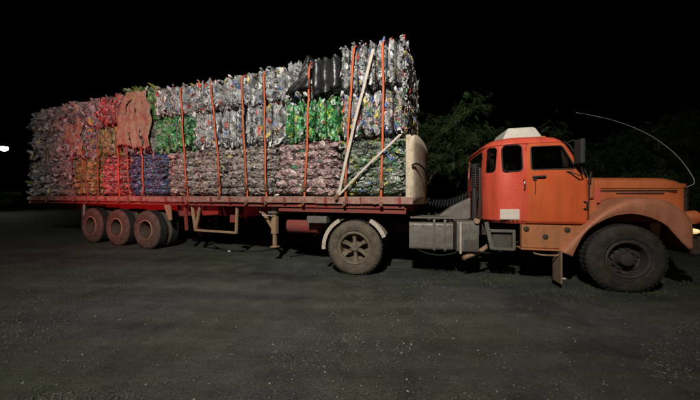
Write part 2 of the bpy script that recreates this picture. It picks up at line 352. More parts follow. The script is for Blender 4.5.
def wheel(name, parent, loc, kind, side):
    """side=-1: outer face towards -y. parts: tyre, rim, hub"""
    w = empty(name, loc, (0, 0, 0 if side < 0 else math.pi), parent=parent)
    tm = {'drive': 'tyre_dusty', 'trailer': 'tyre_trailer', 'front': 'tyre_dark'}[kind]
    r = {'drive': 0.535, 'trailer': 0.515, 'front': 0.545}[kind]; rin = {'drive': 0.30, 'trailer': 0.255, 'front': 0.285}[kind]
    t = MB(); tyre(t, r, rin, -0.27, 0.0)
    if kind != 'front': tyre(t, r, rin, 0.05, 0.32, 40)        # the inner twin tyre
    ty = t.build('tyre', tm, w, 35)
    t = MB(); tread(t, r, -0.27, 0.0)
    if kind != 'front': tread(t, r, 0.05, 0.32)
    t.build('tread', 'tread_rubber', ty, 35)
    s2 = MB(); ringp(s2, rin+0.05, rin+0.065, -0.278, 0.008); ringp(s2, r-0.13, r-0.12, -0.277, 0.008); s2.build('sidewall_rib', tm, ty, 40)
    rm = {'drive': 'rim_dusty', 'trailer': 'rim_brown', 'front': 'rim_dark'}[kind]
    rim = MB(); rim.lathe_y([(rin+0.022, -0.275), (rin+0.004, -0.285), (rin-0.02, -0.275), (rin-0.03, -0.23), (rin-0.035, 0.03), (rin-0.02, 0.03), (rin+0.01, -0.2)], 0, 0, 44)
    ro = rim.build('rim', rm, w, 40)
    if kind == 'trailer': MB().lathe_y([(rin+0.026, -0.276), (rin+0.006, -0.290), (rin-0.006, -0.288), (rin+0.004, -0.274)], 0, 0, 44).build('rim_lip', 'rim_tan', ro, 40)
    h = MB()
    if kind == 'drive':
        h.lathe_y([(0.0, -0.235), (0.055, -0.235), (0.075, -0.215), (0.085, -0.15), (0.11, -0.12), (0.12, 0.05), (0.0, 0.05)], 0, 0, 24, closed=False)
        for k in range(6):
            q = math.pi/6+2*math.pi*k/6+0.05; c, s_ = math.cos(q), math.sin(q)
            rg = []
            for rad, hw, ya, yb in ((0.07, 0.034, -0.20, -0.08), (0.16, 0.030, -0.185, -0.10), (0.275, 0.048, -0.22, -0.14)):
                rg.append([(rad*c-hw*s_, ya, rad*s_+hw*c), (rad*c+hw*s_, ya, rad*s_-hw*c), (rad*c+hw*s_, yb, rad*s_-hw*c), (rad*c-hw*s_, yb, rad*s_+hw*c)])
            h.rings(rg)
            h.lathe_y([(0, 0)], 0, 0, 3) if False else None
        h.lathe_y([(rin-0.03, -0.05), (rin-0.09, -0.045), (rin-0.16, 0.0), (0.1, 0.02)], 0, 0, 32, closed=False)
    elif kind == 'trailer':
        h.lathe_y([(rin-0.036, 0.02), (rin-0.06, 0.045), (0.16, 0.05), (0.12, 0.04), (0.10, 0.02), (0.095, -0.06), (0.07, -0.08), (0.0, -0.08)], 0, 0, 28, closed=False)
        for k in range(8):
            q = 2*math.pi*k/8; h.tube([(0.14*math.cos(q), 0.015, 0.14*math.sin(q)), (0.14*math.cos(q), 0.05, 0.14*math.sin(q))], 0.016, 6)
    else:
        h.lathe_y([(rin-0.032, -0.13), (rin-0.06, -0.12), (0.17, -0.14), (0.13, -0.16), (0.115, -0.20), (0.10, -0.27), (0.06, -0.285), (0.0, -0.285)], 0, 0, 28, closed=False)
        for k in range(10):
            q = 2*math.pi*k/10; h.tube([(0.165*math.cos(q), -0.185, 0.165*math.sin(q)), (0.165*math.cos(q), -0.14, 0.165*math.sin(q))], 0.017, 6)
        for k in range(6):
            q = 2*math.pi*k/6+.3; h.add([((0.20*math.cos(q+d)) if rr else 0.235*math.cos(q+d), -0.155, 0.20*math.sin(q+d) if rr else 0.235*math.sin(q+d)) for rr in (0, 1) for d in (-0.16, 0.16)], [(0, 1, 3, 2)])
    h.build('hub', 'chassis_dark' if kind == 'trailer' else rm, w, 35)
    return w

# ------------------------------------------------------------------ truck tractor (local: x forward, -y is the side seen)
truck = empty('truck_tractor', (TR.ox, TR.oy, 0), (0, 0, -TR.th),
              'old orange bonneted truck tractor coupled to the loaded semi-trailer', 'truck')
tp = lambda x, y, off: TR.at(x, y, off)
# chassis
m_ = MB()
for y in (-0.43, 0.43):
    m_.box(-1.0, 5.45, y-0.04, y+0.04, 0.78, 1.02)
for x in (-0.9, 0.7, 1.6, 2.6, 3.6, 5.3): m_.box(x-0.05, x+0.05, -0.39, 0.39, 0.82, 0.98)
m_.build('chassis_frame', 'chassis_dark', truck, bevel=0.008)
m_ = MB(); m_.tube([(0, -0.8, 0.55), (0, 0.8, 0.55)], 0.09, 12); m_.lathe_y([(0.0, -0.2), (0.2, -0.15), (0.24, 0), (0.2, 0.15), (0, 0.2)], 0, 0.55, 20, closed=False)
m_.build('drive_axle', 'chassis_dark', truck, 40)
m_ = MB(); m_.bar((4.44, -0.9, 0.5), (4.44, 0.9, 0.5), 0.09, 0.11); m_.build('front_axle', 'chassis_dark', truck, bevel=0.01)
for y in (-0.43, 0.43):
    m_ = MB()
    for k in range(6): m_.sheet([[(x, y-0.045, 0.70-0.016*k+0.10*((x-0)/(0.7-0.07*k))**2*0.9), (x, y+0.045, 0.70-0.016*k+0.10*((x)/(0.7-0.07*k))**2*0.9)] for x in np.linspace(-0.7+0.07*k, 0.7-0.07*k, 11)])
    m_.build('leaf_spring', 'chassis_dark', truck)
wheel('drive_wheel', truck, (0, -0.95, 0.545), 'drive', -1); wheel('drive_wheel', truck, (0, 0.95, 0.545), 'drive', 1)
wheel('front_wheel', truck, (4.44, -0.90, 0.535), 'front', -1); wheel('front_wheel', truck, (4.44, 0.90, 0.535), 'front', 1)
# fifth wheel coupling
m_ = MB(); m_.prism([(-0.45, 1.16), (0.35, 1.20), (0.35, 1.25), (-0.45, 1.22)], -0.45, 0.45); m_.box(-0.2, 0.2, -0.5, 0.5, 1.02, 1.17)
m_.build('fifth_wheel', 'chassis_dark', truck, bevel=0.01)
# drive-wheel mudguards: short pale plates before and behind
def arc_plate(name, a0, a1, r, y0, y1, material, thick=0.018):
    mb = MB(); rg = []
    for k in range(13):
        q = R(a0+(a1-a0)*k/12); c, s_ = math.cos(q), math.sin(q)
        rg.append([(r*c, y0, 0.545+r*s_), (r*c, y1, 0.545+r*s_), ((r+thick)*c, y1, 0.545+(r+thick)*s_), ((r+thick)*c, y0, 0.545+(r+thick)*s_)])
    mb.rings(rg)
    lip = [((r-0.028)*math.cos(R(a0+(a1-a0)*k/12)), y0-0.012, 0.545+(r-0.028)*math.sin(R(a0+(a1-a0)*k/12))) for k in range(13)]
    lip2 = [((r+0.045)*math.cos(R(a0+(a1-a0)*k/12)), y0-0.012, 0.545+(r+0.045)*math.sin(R(a0+(a1-a0)*k/12))) for k in range(13)]
    mb.rings([[lip[k], lip2[k], (lip2[k][0], y0+0.006, lip2[k][2]), (lip[k][0], y0+0.006, lip[k][2])] for k in range(13)])
    return mb.build(name, material, truck, 40)
for sy in (-1, 1):
    ya, yb = (-1.25, -0.6) if sy < 0 else (0.6, 1.25)
    arc_plate('mudguard', 118, 183, 0.60, ya, yb, 'pale_steel'); arc_plate('mudguard', 22, 60, 0.62, ya, yb, 'pale_steel')
m_ = MB(); m_.box(-1.05, -0.62, -1.05, -0.75, 1.0, 1.14); m_.build('tail_lamp_box', 'grey_metal', truck, bevel=0.01)
# tanks and boxes along the frame
def rounded_box_x(x0, x1, y0, y1, z0, z1, r=0.07, n=5):
    pts = []
    for cy, cz, a in ((y1-r, z1-r, 0), (y0+r, z1-r, 90), (y0+r, z0+r, 180), (y1-r, z0+r, 270)):
        for k in range(n+1): q = R(a+90*k/n); pts.append((cy+r*math.cos(q), cz+r*math.sin(q)))
    return MB().rings([[(x, y, z) for y, z in pts] for x in (x0, x1)])
for sy in (-1, 1):
    ft = rounded_box_x(1.04, 1.84, *sorted((sy*1.06, sy*0.5)), 0.54, 1.06, 0.06).build('fuel_tank', 'tank_metal', truck, 40, 0.008)
    for x in (1.50, 1.69):
        rounded_box_x(x-0.022, x+0.022, *sorted((sy*1.085, sy*0.49)), 0.52, 1.14, 0.05).build('tank_strap', 'grey_metal', ft, 40, 0.004)
    MB().lathe_y([(0.0, 0.0)]*3, 0, 0, 3) if False else None
    bb = rounded_box_x(1.90, 2.28, *sorted((sy*1.05, sy*0.5)), 0.52, 1.09, 0.04).build('battery_box', 'grey_metal', truck, 40, 0.008)
    MB().box(2.02, 2.27, *sorted((sy*1.056, sy*1.03)), 0.545, 0.76).build('lower_panel', 'black_box', bb, bevel=0.004)
    MB().bar((1.96, sy*1.075, 0.50), (1.96, sy*1.075, 1.07), 0.035, 0.03).build('clamp_bar', 'pale_steel', bb)
MB().box(1.06, 1.80, -1.10, -0.45, 1.135, 1.165).build('catwalk', 'grey_metal', truck, bevel=0.005)
MB().tube([(2.235, -1.10, 1.10), (2.235, -1.0, 1.10)], 0.05, 12).build('filler_cap', 'tan_steel', truck, 40, 0.006)
# bracket step below the sleeper
m_ = MB(); m_.bar((2.44, -1.03, 0.93), (2.87, -1.03, 0.93), 0.05, 0.05); m_.bar((2.50, -1.03, 0.61), (2.86, -1.03, 0.61), 0.05, 0.05)
m_.bar((2.85, -1.03, 0.60), (2.85, -1.03, 0.94), 0.06, 0.05); m_.bar((2.40, -1.03, 1.08), (2.50, -1.03, 0.60), 0.05, 0.07)
m_.build('step_frame', 'grey_metal', truck, bevel=0.006)
MB().box(2.52, 2.83, -0.99, -0.6, 0.63, 0.91).build('toolbox', 'black_box', truck, bevel=0.01)
m_ = MB(); m_.tube([(2.85, -0.55, 0.62), (2.5, -0.72, 0.60), (2.34, -0.86, 0.52), (2.02, -1.02, 0.41)], 0.042, 12); m_.build('exhaust_pipe', 'tan_steel', truck, 40)
# plate and clutter behind the cab
m_ = MB(); m_.add([(1.55, -0.62, 1.10), (2.22, -0.62, 1.10), (2.22, -0.62, 1.52), (1.9, -0.62, 1.36), (1.55, -0.30, 1.10), (2.22, -0.30, 1.10), (2.22, -0.30, 1.52), (1.9, -0.30, 1.36)],
    [(0,1,2,3), (7,6,5,4), (0,4,5,1), (1,5,6,2), (2,6,7,3), (3,7,4,0)]); m_.build('deflector_plate', 'tank_metal', truck, bevel=0.006)
m_ = MB(); m_.tube([(2.33, -0.90, 1.10), (2.33, -0.90, 1.9), (2.33, -0.88, 2.08)], 0.022, 8); m_.build('grab_pole', 'rubber_black', truck, 40)
m_ = MB(); m_.lathe_y([(0, 0)]*3, 0, 0, 3) if False else None
m_.tube([(2.27, -0.72, 1.12), (2.27, -0.72, 2.0)], 0.045, 12); m_.build('exhaust_stack', 'rubber_black', truck, 40)
m_ = MB()
for k in range(10): m_.tube([(2.27+0.085*math.cos(q), -0.72+0.085*math.sin(q), 1.75+k*0.045) for q in np.linspace(0, 2*math.pi, 14)[:-1]], 0.009, 5, True)
for q in (0, 1.57, 3.14, 4.71): m_.bar((2.27+0.085*math.cos(q), -0.72+0.085*math.sin(q), 1.72), (2.27+0.085*math.cos(q), -0.72+0.085*math.sin(q), 2.18), 0.012, 0.012)
m_.build('stack_guard', 'rubber_black', truck)

# --- cab: lofted shell, hollow, with real openings
def outline(w, xr, xf, rr, rf, n=8):
    pts = []
    for cx, cy, r, a in ((xf-rf, w-rf, rf, 0), (xr+rr, w-rr, rr, 90), (xr+rr, -w+rr, rr, 180), (xf-rf, -w+rf, rf, 270)):
        for k in range(n+1): q = R(a+90*k/n); pts.append((cx+r*math.cos(q), cy+r*math.sin(q)))
    return pts
LEV = [(1.07, 1.06, 2.46, 3.96, .45, .10), (1.12, 1.095, 2.42, 3.97, .45, .10), (1.45, 1.105, 2.41, 3.98, .45, .10), (1.80, 1.11, 2.40, 3.96, .45, .10), (2.05, 1.10, 2.41, 3.85, .45, .11),
       (2.30, 1.075, 2.43, 3.74, .45, .12), (2.44, 1.06, 2.43, 3.67, .45, .14), (2.51, 1.045, 2.45, 3.63, .45, .16), (2.565, 1.005, 2.50, 3.58, .44, .2), (2.605, 0.93, 2.57, 3.50, .40, .25), (2.635, 0.76, 2.72, 3.34, .34, .25), (2.648, 0.45, 2.95, 3.15, .1, .1)]
def cab_solid(grow):
    rg = []
    for z, w, xr, xf, rr, rf in LEV:
        zz = z+(grow if z > 2.5 else (-grow if z < 1.1 else 0))
        rg.append([(x, y, zz) for x, y in outline(w+grow, xr-grow, xf+grow, rr+grow, max(rf+grow, 0.05))])
    return MB().rings(rg)
def rrect(x0, x1, z0, z1, r, n=5, slope=0.0):    # rounded window outline; slope pulls the top-front corner back
    pts = []
    for cx, cz, a in ((x1-r, z1-r, 0), (x0+r, z1-r, 90), (x0+r, z0+r, 180), (x1-r, z0+r, 270)):
        for k in range(n+1):
            q = R(a+90*k/n); x, z = cx+r*math.cos(q), cz+r*math.sin(q)
            if slope: x -= slope*max(0, (x-x0)/(x1-x0))*max(0, (z-z0)/(z1-z0))
            pts.append((x, z))
    return pts
def tmp(mb):
    return mb.build('tmp', None)
W_SIDE = rrect(2.655, 2.965, 1.985, 2.445, 0.07)
W_DOOR = rrect(3.10, 3.76, 2.005, 2.405, 0.04, slope=0.19)
DOOR = [(3.035, 1.085), (3.955, 1.085), (3.955, 1.80), (3.90, 1.95), (3.70, 2.40), (3.62, 2.475), (3.10, 2.475), (3.05, 2.45), (3.035, 2.40)]
DOOR_IN = [(3.075, 1.13), (3.90, 1.13), (3.90, 1.80), (3.66, 2.38), (3.60, 2.435), (3.12, 2.435), (3.075, 2.39)]
def prism_y(poly): return MB().prism(poly, -1.6, 1.6)
def corner_win(off=0.0):                          # rounded outline on the rear corner, swept along the corner's diagonal
    mb = MB(); d = {}
    out = []
    for sgn in (-1, 1):
        n = Vector((-0.80, sgn*0.60, 0)); t = Vector((0.60*1, sgn*0.80, 0)); c = Vector((2.43+.45*.24, sgn*(1.07-.45*.42), 2.215))
        out.append([[tuple(c+n*k+t*(x*1.0)+Vector((0, 0, z))) for x, z in rrect(-0.125, 0.105, -0.235, 0.23, 0.07)] for k in (-0.25, 0.5)])
    return [MB().rings(o) for o in out]
def back_win(): 
    return MB().rings([[(x, y, z) for y, z in rrect(-0.62, 0.62, 1.98, 2.42, 0.07)] for x in (1.9, 2.65)])
def wind(): return MB().rings([[(x, y, z) for y, z in rrect(-0.93, 0.93, 1.93, 2.40, 0.09)] for x in (3.3, 4.3)])
shell = tmp(cab_solid(0.0)); inner = tmp(cab_solid(-0.035)); bool_op(shell, inner); drop(inner)
cutters = [tmp(MB().prism(W_SIDE, -1.6, -0.5)), tmp(prism_y(DOOR_IN)), tmp(back_win()), tmp(wind()), tmp(MB().prism(W_SIDE, 0.5, 1.6))]+[tmp(q) for q in corner_win()]
for c_ in cutters: bool_op(shell, c_)
shell.name = 'cab_shell'; shell.data.materials.clear(); shell.data.materials.append(MATS['cab_paint']); shell.parent = truck
shell.data.polygons.foreach_set('use_smooth', [True]*len(shell.data.polygons)); shell.data.set_sharp_from_angle(angle=R(28))
for i in (0, 2, 4, 5, 6):                            # panes, set into the shell thickness
    g = tmp(cab_solid(-0.014)); g2 = tmp(cab_solid(-0.020)); bool_op(g, g2); drop(g2)
    bool_op(g, cutters[i], 'INTERSECT'); g.name = 'window_pane'; g.data.materials.clear(); g.data.materials.append(MATS['glass']); g.parent = shell
g = tmp(cab_solid(-0.014)); g2 = tmp(cab_solid(-0.020)); bool_op(g, g2); drop(g2); bool_op(g, cutters[3], 'INTERSECT')
g.name = 'windscreen'; g.data.materials.clear(); g.data.materials.append(MATS['glass']); g.parent = shell
for c_ in cutters: drop(c_)
# window rubbers
def gasket(poly, wf, y, name, parent, r=0.011):
    MB().tube([(x, wf(z)*y, z) for x, z in poly], r, 6, True).build(name, 'rubber_black', parent, 60)
def half_w(z):
    zs = [l[0] for l in LEV]; ws = [l[1] for l in LEV]; return float(np.interp(z, zs, ws))
for sy in (-1, 1): gasket(W_SIDE, lambda z: half_w(z)+0.002, sy, 'window_rubber', shell)
# doors: panel cut from a slightly larger shell, with window opening, pane, handle
for sy in (-1, 1):
    d = tmp(cab_solid(0.010)); d2 = tmp(cab_solid(-0.03)); bool_op(d, d2); drop(d2)
    k = tmp(MB().prism(DOOR, sy*0.7, sy*1.6)); bool_op(d, k, 'INTERSECT'); drop(k)
    k = tmp(prism_y(W_DOOR)); bool_op(d, k); 
    d.name = 'door'; d.data.materials.clear(); d.data.materials.append(MATS['door_paint']); d.parent = truck
    d.data.polygons.foreach_set('use_smooth', [True]*len(d.data.polygons)); d.data.set_sharp_from_angle(angle=R(28))
    g = tmp(cab_solid(-0.010)); g2 = tmp(cab_solid(-0.016)); bool_op(g, g2); drop(g2)
    k2 = tmp(MB().prism(W_DOOR, sy*0.7, sy*1.6)); bool_op(g, k2, 'INTERSECT'); drop(k); drop(k2)
    g.name = 'window_pane'; g.data.materials.clear(); g.data.materials.append(MATS['glass']); g.parent = d
    gasket(W_DOOR, lambda z: half_w(z)+0.012, sy, 'window_rubber', d)
    MB().tube([(x, sy*(half_w(z)+0.001), z) for x, z in DOOR], 0.009, 5, True).build('door_seal', 'rubber_black', d, 60)
    h = MB(); h.tube([(3.11, sy*1.135, 1.878), (3.14, sy*1.16, 1.88), (3.27, sy*1.165, 1.885), (3.30, sy*1.15, 1.886)], 0.016, 8); h.box(3.12, 3.17, *sorted((sy*1.11, sy*1.15)), 1.83, 1.89)
    h.build('door_handle', 'rubber_black', d, 40)
    MB().tube([(3.15, sy*1.128, 1.83), (3.155, sy*1.127, 1.7), (3.15, sy*1.126, 1.58)], 0.006, 5).build('lock_rod', 'rubber_black', d)
    MB().tube([(3.86, sy*1.13, 1.46), (3.90, sy*1.15, 1.45), (3.90, sy*1.15, 1.35), (3.86, sy*1.13, 1.34)], 0.013, 6).build('door_hinge', 'rubber_black', d, 40)
    # upright grab handle on the sleeper panel, number patch below it
    MB().tube([(2.985, sy*1.115, 1.66), (2.985, sy*1.15, 1.69), (2.985, sy*1.15, 1.80), (2.985, sy*1.115, 1.83)], 0.014, 8).build('grab_handle', 'chrome', shell, 50)
    # mirror on arms
    x0, y0 = 3.735, sy*1.26
    mi = rounded_box_x(0, 1, 0, 1, 0, 1)
    mm_ = MB(); mm_.rings([[(x0+dx, y0+dy, z) for dx, dy in ((0.03, sy*-0.10), (0.05, 0), (0.03, sy*0.10), (-0.03, sy*0.10), (-0.035, 0), (-0.03, sy*-0.10))] for z in (2.07, 2.10, 2.43, 2.46)])
    mr_ = mm_.build('mirror', 'rubber_black', truck, 50, 0.012)
    MB().tube([(3.66, sy*1.07, 2.46), (3.70, sy*1.16, 2.47), (x0, y0, 2.44)], 0.011, 6).build('mirror_arm', 'rubber_black', mr_)
    MB().tube([(3.62, sy*1.12, 1.965), (3.66, sy*1.15, 1.955), (3.76, sy*1.22, 1.88), (3.80, sy*1.24, 1.90), (x0, y0, 2.09)], 0.011, 6).build('mirror_arm', 'rubber_black', mr_)
    MB().tube([(3.97, sy*1.05, 1.80), (3.96, sy*1.13, 1.83), (3.95, sy*1.15, 1.95)], 0.014, 6).build('mirror_bracket', 'chassis_dark', mr_)
# patch: pale rectangle with the remains of a line above it
ua, za = tp(500, 219.3, 1.105); ub, zb = tp(519.5, 209.3, 1.105)
MB().box(ua, ub, -1.112, -1.098, za, zb).build('number_patch', 'sticker', shell, bevel=0.002)
# roof box, roof lamps
m_ = MB(); m_.rings([[(x0_, -w_, z), (x1_, -w_, z), (x1_, w_, z), (x0_, w_, z)] for x0_, x1_, w_, z in ((2.86, 3.55, .42, 2.60), (2.87, 3.54, .42, 2.72), (2.95, 3.44, .40, 2.89), (2.98, 3.40, .37, 2.915))])
m_.build('roof_cooler', 'white_plastic', truck, 30, 0.012)
for y in (-0.78, 0.78):
    MB().rings([[(3.40+a*sx, y+b_*sx, z) for a, b_ in ((.05,.05),(.05,-.05),(-.05,-.05),(-.05,.05))] for z, sx in ((2.565, 1), (2.62, .9), (2.64, .5))]).build('roof_marker', 'amber_lens', truck, 60, 0.008)
gut = outline(half_w(2.475)+0.012, 2.44-0.012, 3.645+0.012, .46, .15)
MB().tube([(x, y, 2.475) for x, y in gut], 0.011, 6, True).build('rain_gutter', 'cab_paint', truck, 60)
for sy in (-1, 1):
    for k in range(4): MB().lathe_y([(0, sy*1.112), (0.008, sy*1.110), (0.011, sy*1.10)], 2.75+0.07*k, 1.125, 8, closed=False).build('rivet', 'chassis_dark', shell, 60)
for a_, c_, sg in (((1.0, -0.62, 1.0), (2.3, -0.66, 1.16), 0.10), ((0.6, -0.55, 1.02), (2.1, -0.58, 1.15), 0.05), ((2.25, -0.95, 0.55), (3.0, -0.80, 0.72), 0.12), ((1.2, -1.0, 0.53), (1.95, -0.95, 0.52), 0.09), ((2.3, -0.6, 1.2), (2.42, -0.55, 1.9), 0.0)):
    MB().tube([Vector(a_).lerp(Vector(c_), t)-Vector((0, 0, sg*4*t*(1-t))) for t in np.linspace(0, 1, 13)], 0.012, 6).build('cable', 'hose_black', truck, 60)
for k, x in enumerate((1.12, 1.30, 1.60, 1.78)): MB().tube([(x, -1.068, 1.0), (x, -1.055, 1.0)], 0.014, 8).build('bolt', 'chassis_dark', truck)
# interior
m_ = MB(); m_.box(2.9, 3.35, -0.9, 0.9, 1.15, 1.55); m_.rings([[(2.86, -0.85, 1.5), (2.86, 0.85, 1.5), (2.98, 0.85, 1.5), (2.98, -0.85, 1.5)], [(2.75, -0.8, 2.12), (2.75, 0.8, 2.12), (2.84, 0.8, 2.12), (2.84, -0.8, 2.12)]])
m_.build('bench_seat', 'fabric_dark', truck, bevel=0.03)
sw = MB(); c0 = Vector((3.55, 0.45, 1.95)); a1 = Vector((0, 1, 0)); a2 = Vector((0.45, 0, 0.89))
sw.tube([c0+0.24*(math.cos(q)*a1+math.sin(q)*a2) for q in np.linspace(0, 2*math.pi, 25)[:-1]], 0.014, 6, True); sw.bar(c0-a1*0.24, c0+a1*0.24, 0.03, 0.02); sw.tube([c0, c0+Vector((0.4, 0, -0.5))], 0.025, 6)
sw.build('steering_wheel', 'rubber_black', truck)
MB().box(3.66, 3.95, -1.0, 1.0, 1.5, 1.86).build('dashboard', 'rubber_black', truck, bevel=0.03)
# cab floor skirt / step panel between door and front fender
for sy in (-1, 1):
    p = MB(); p.prism([(2.95, 0.66), (3.60, 0.66), (3.72, 0.86), (3.90, 1.055), (2.95, 1.055)], *sorted((sy*1.12, sy*1.02)))
    sk = p.build('step_panel', 'skirt_paint', truck, bevel=0.012)
    MB().box(2.93, 3.60, *sorted((sy*1.16, sy*0.9)), 0.625, 0.655).build('step_lip', 'skirt_paint', sk, bevel=0.01)
    for px, py in ((526.5, 229), (545.5, 236.8), (567.5, 230)):
        u, z = tp(px, py, 1.13); MB().lathe_y([(0, sy*1.145), (0.03, sy*1.143), (0.045, sy*1.13), (0.045, sy*1.11)], u, z, 16, closed=False).build('round_cap', 'chassis_dark', sk, 40)
    MB().tube([(3.12, sy*1.06, 0.63), (3.15, sy*1.10, 0.565), (3.25, sy*1.12, 0.545), (3.46, sy*1.12, 0.545), (3.56, sy*1.10, 0.57), (3.59, sy*1.06, 0.63)], 0.013, 6).build('step_bar', 'tan_steel', sk, 40)
    MB().box(3.50, 3.525, *sorted((sy*1.19, sy*0.93)), 0.09, 0.64).build('mud_flap', 'flap_rubber', truck)
# bonnet, side panels, nose
HX = [3.96, 4.2, 4.6, 5.0, 5.35, 5.55, 5.66, 5.72]
def hood_sec(x, part):
    k = max(0, (x-5.3)/0.42); w = 0.635-0.13*k*k - 0.02*(x-4)/1.6; zt = 1.905-0.03*(x-3.96)/1.7-0.10*k*k
    if part == 'lid':
        zl = 1.695-0.01*(x-3.96)/1.7
        return [(x, -w, zl), (x, -w-0.002, zl+0.08), (x, -w+0.03, zt-0.055), (x, -w+0.09, zt-0.018), (x, -w*0.5, zt+0.006), (x, 0, zt+0.015), (x, w*0.5, zt+0.006), (x, w-0.09, zt-0.018), (x, w-0.03, zt-0.055), (x, w+0.002, zt-0.10), (x, w, zl)]
lid = MB().rings([hood_sec(x, 'lid') for x in HX]).build('bonnet', 'hood_paint', truck, 30, 0.006)
for sy in (-1, 1):
    rows = []
    for z in (1.10, 1.3, 1.5, 1.655, 1.680):
        rows.append([(x, sy*(0.635-0.13*max(0, (x-5.3)/0.42)**2-0.02*(x-4)/1.6-0.006), z) for x in HX])
    rows2 = [[(x, y-sy*0.03, z) for x, y, z in r] for r in rows]
    pm = MB(); pm.sheet(rows); pm.sheet(rows2)
    n = len(HX)
    sp = pm.build('engine_side_panel', 'hood_paint', truck, 30)
    # long vent slots with raised lips
    for xa, xb, z in ((4.38, 5.48, 1.645), (4.62, 5.30, 1.600)):
        MB().box(xa, xb, *sorted((sy*0.634, sy*0.60)), z-0.011, z+0.011).build('vent_slot', 'rubber_black', sp)
        MB().box(xa-0.01, xb+0.01, *sorted((sy*0.642, sy*0.61)), z+0.0115, z+0.026).build('vent_lip', 'hood_paint', sp, bevel=0.004)
    MB().box(4.30, 4.33, *sorted((sy*0.64, sy*0.61)), 1.50, 1.53).build('catch', 'rubber_black', sp)
    u, z = tp(589.5, 203, 0.85); u2, z2 = tp(601, 187.5, 0.85)
    MB().box(u, u2, *sorted((sy*0.85, sy*0.66)), z, z2).build('cowl_side_box', 'pink_red', truck, bevel=0.012)
MB().box(3.955, 4.16, -0.95, 0.95, 1.10, 1.50).build('scuttle', 'hood_paint', truck, bevel=0.03)
MB().box(3.94, 4.10, -1.0, 1.0, 1.50, 1.86).build('cowl', 'hood_paint', truck, bevel=0.04)
m_ = MB(); m_.rings([[(5.66, -0.52, z0), (5.78, -0.45, z0), (5.80, 0, z0), (5.78, 0.45, z0), (5.66, 0.52, z0)] for z0 in (0.95, 1.2, 1.62, 1.72)]); gr = m_.build('grille', 'chassis_dark', truck, bevel=0.01)
for k in range(7): MB().tube([(5.70, -0.50, 1.02+k*0.095), (5.80, -0.42, 1.02+k*0.095), (5.82, 0, 1.02+k*0.095), (5.80, 0.42, 1.02+k*0.095), (5.70, 0.50, 1.02+k*0.095)], 0.012, 6).build('grille_bar', 'chrome', gr)
MB().box(4.15, 5.5, -0.5, 0.5, 0.75, 1.55).build('engine', 'chassis_dark', truck, bevel=0.03)
# front fenders
FO = smooth_curve([(3.50, .625), (3.61, .75), (3.76, .93), (3.978, 1.165), (4.15, 1.325), (4.38, 1.455), (4.62, 1.512), (4.86, 1.498), (5.06, 1.41), (5.20, 1.262), (5.255, 1.107), (5.262, .95), (5.24, .744)], 60)
FI = smooth_curve([(3.655, .56), (3.71, .70), (3.80, .88), (3.91, 1.025), (4.046, 1.135), (4.18, 1.212), (4.315, 1.258), (4.50, 1.272), (4.69, 1.228), (4.83, 1.16), (4.93, 1.085), (5.03, .95), (5.19, .748)], 60)
for sy in (-1, 1):
    rows = []
    for (ox, oz), (ix, iz) in zip(FO, FI):
        def L_(t): return (ix+(ox-ix)*t, iz+(oz-iz)*t)
        sec = [((ix, iz), 1.15), ((ix, iz), 1.196), (L_(.12), 1.21), (L_(.5), 1.218), (L_(.78), 1.208), (L_(.93), 1.18), (L_(1.0), 1.125), (L_(1.05), 0.95), (L_(1.07), 0.72), (L_(1.05), 0.60)]
        rows.append([(p[0], sy*s_, p[1]) for p, s_ in sec])
    fe = MB().sheet(rows).build('front_fender', 'fender_paint', truck, 50)
    so_ = fe.modifiers.new('solid', 'SOLIDIFY'); so_.thickness = 0.012; so_.offset = 0
    MB().tube([(ix, sy*1.198, iz) for ix, iz in FI], 0.011, 6).build('fender_rim', 'fender_paint', fe, 60)
    # headlamp, indicator
    hl = MB(); hl.rings([[(x, sy*1.02+r_*math.cos(q), 1.215+r_*math.sin(q)) for q in np.linspace(0, 2*math.pi, 25)[:-1]] for x, r_ in ((5.16, 0.06), (5.28, 0.085), (5.37, 0.105), (5.405, 0.105))])
    hl = hl.build('headlamp', 'hood_paint', truck, 40)
    MB().rings([[(x, sy*1.02+r_*math.cos(q), 1.215+r_*math.sin(q)) for q in np.linspace(0, 2*math.pi, 25)[:-1]] for x, r_ in ((5.395, 0.112), (5.422, 0.112), (5.422, 0.094), (5.395, 0.094))], cap=False).build('chrome_ring', 'chrome', hl, 40)
    MB().rings([[(x, sy*1.02+r_*math.cos(q), 1.215+r_*math.sin(q)) for q in np.linspace(0, 2*math.pi, 25)[:-1]] for x, r_ in ((5.40, 0.094), (5.43, 0.08), (5.445, 0.04))]).build('lens', 'headlamp_glow', hl, 60)
    tl = MB(); tl.rings([[(x, sy*1.06+r_*math.cos(q), 1.00+r_*0.6*math.sin(q)) for q in np.linspace(0, 2*math.pi, 19)[:-1]] for x, r_ in ((5.22, 0.05), (5.36, 0.07), (5.40, 0.05))]); tl.build('side_lamp', 'headlamp_glow', truck, 50)
# bumper
m_ = MB(); m_.rings([[(5.42, y, 0.62), (5.52+0.06*(1-(y/1.15)**2), y, 0.64), (5.53+0.06*(1-(y/1.15)**2), y, 0.90), (5.42, y, 0.92)] for y in np.linspace(-0.98, 0.98, 9)]); m_.build('front_bumper', 'chassis_dark', truck, 40, 0.01)
# long whip aerial on the nose of the bonnet, bent back over it
wp = [(5.70, -0.50, 1.70)]
for px, py in ((694.5, 182), (686, 166.5), (673, 152), (656, 139), (636, 128.5), (612, 120), (590, 115), (576, 112.5)):
    u, z = tp(px, py, 0.52); wp.append((u, -0.52, z))
wp = smooth_curve(wp, 40)
MB().tube(wp, [0.0060-0.0042*i/39 for i in range(40)], 6).build('whip_aerial', 'fibre_white', truck, 60)
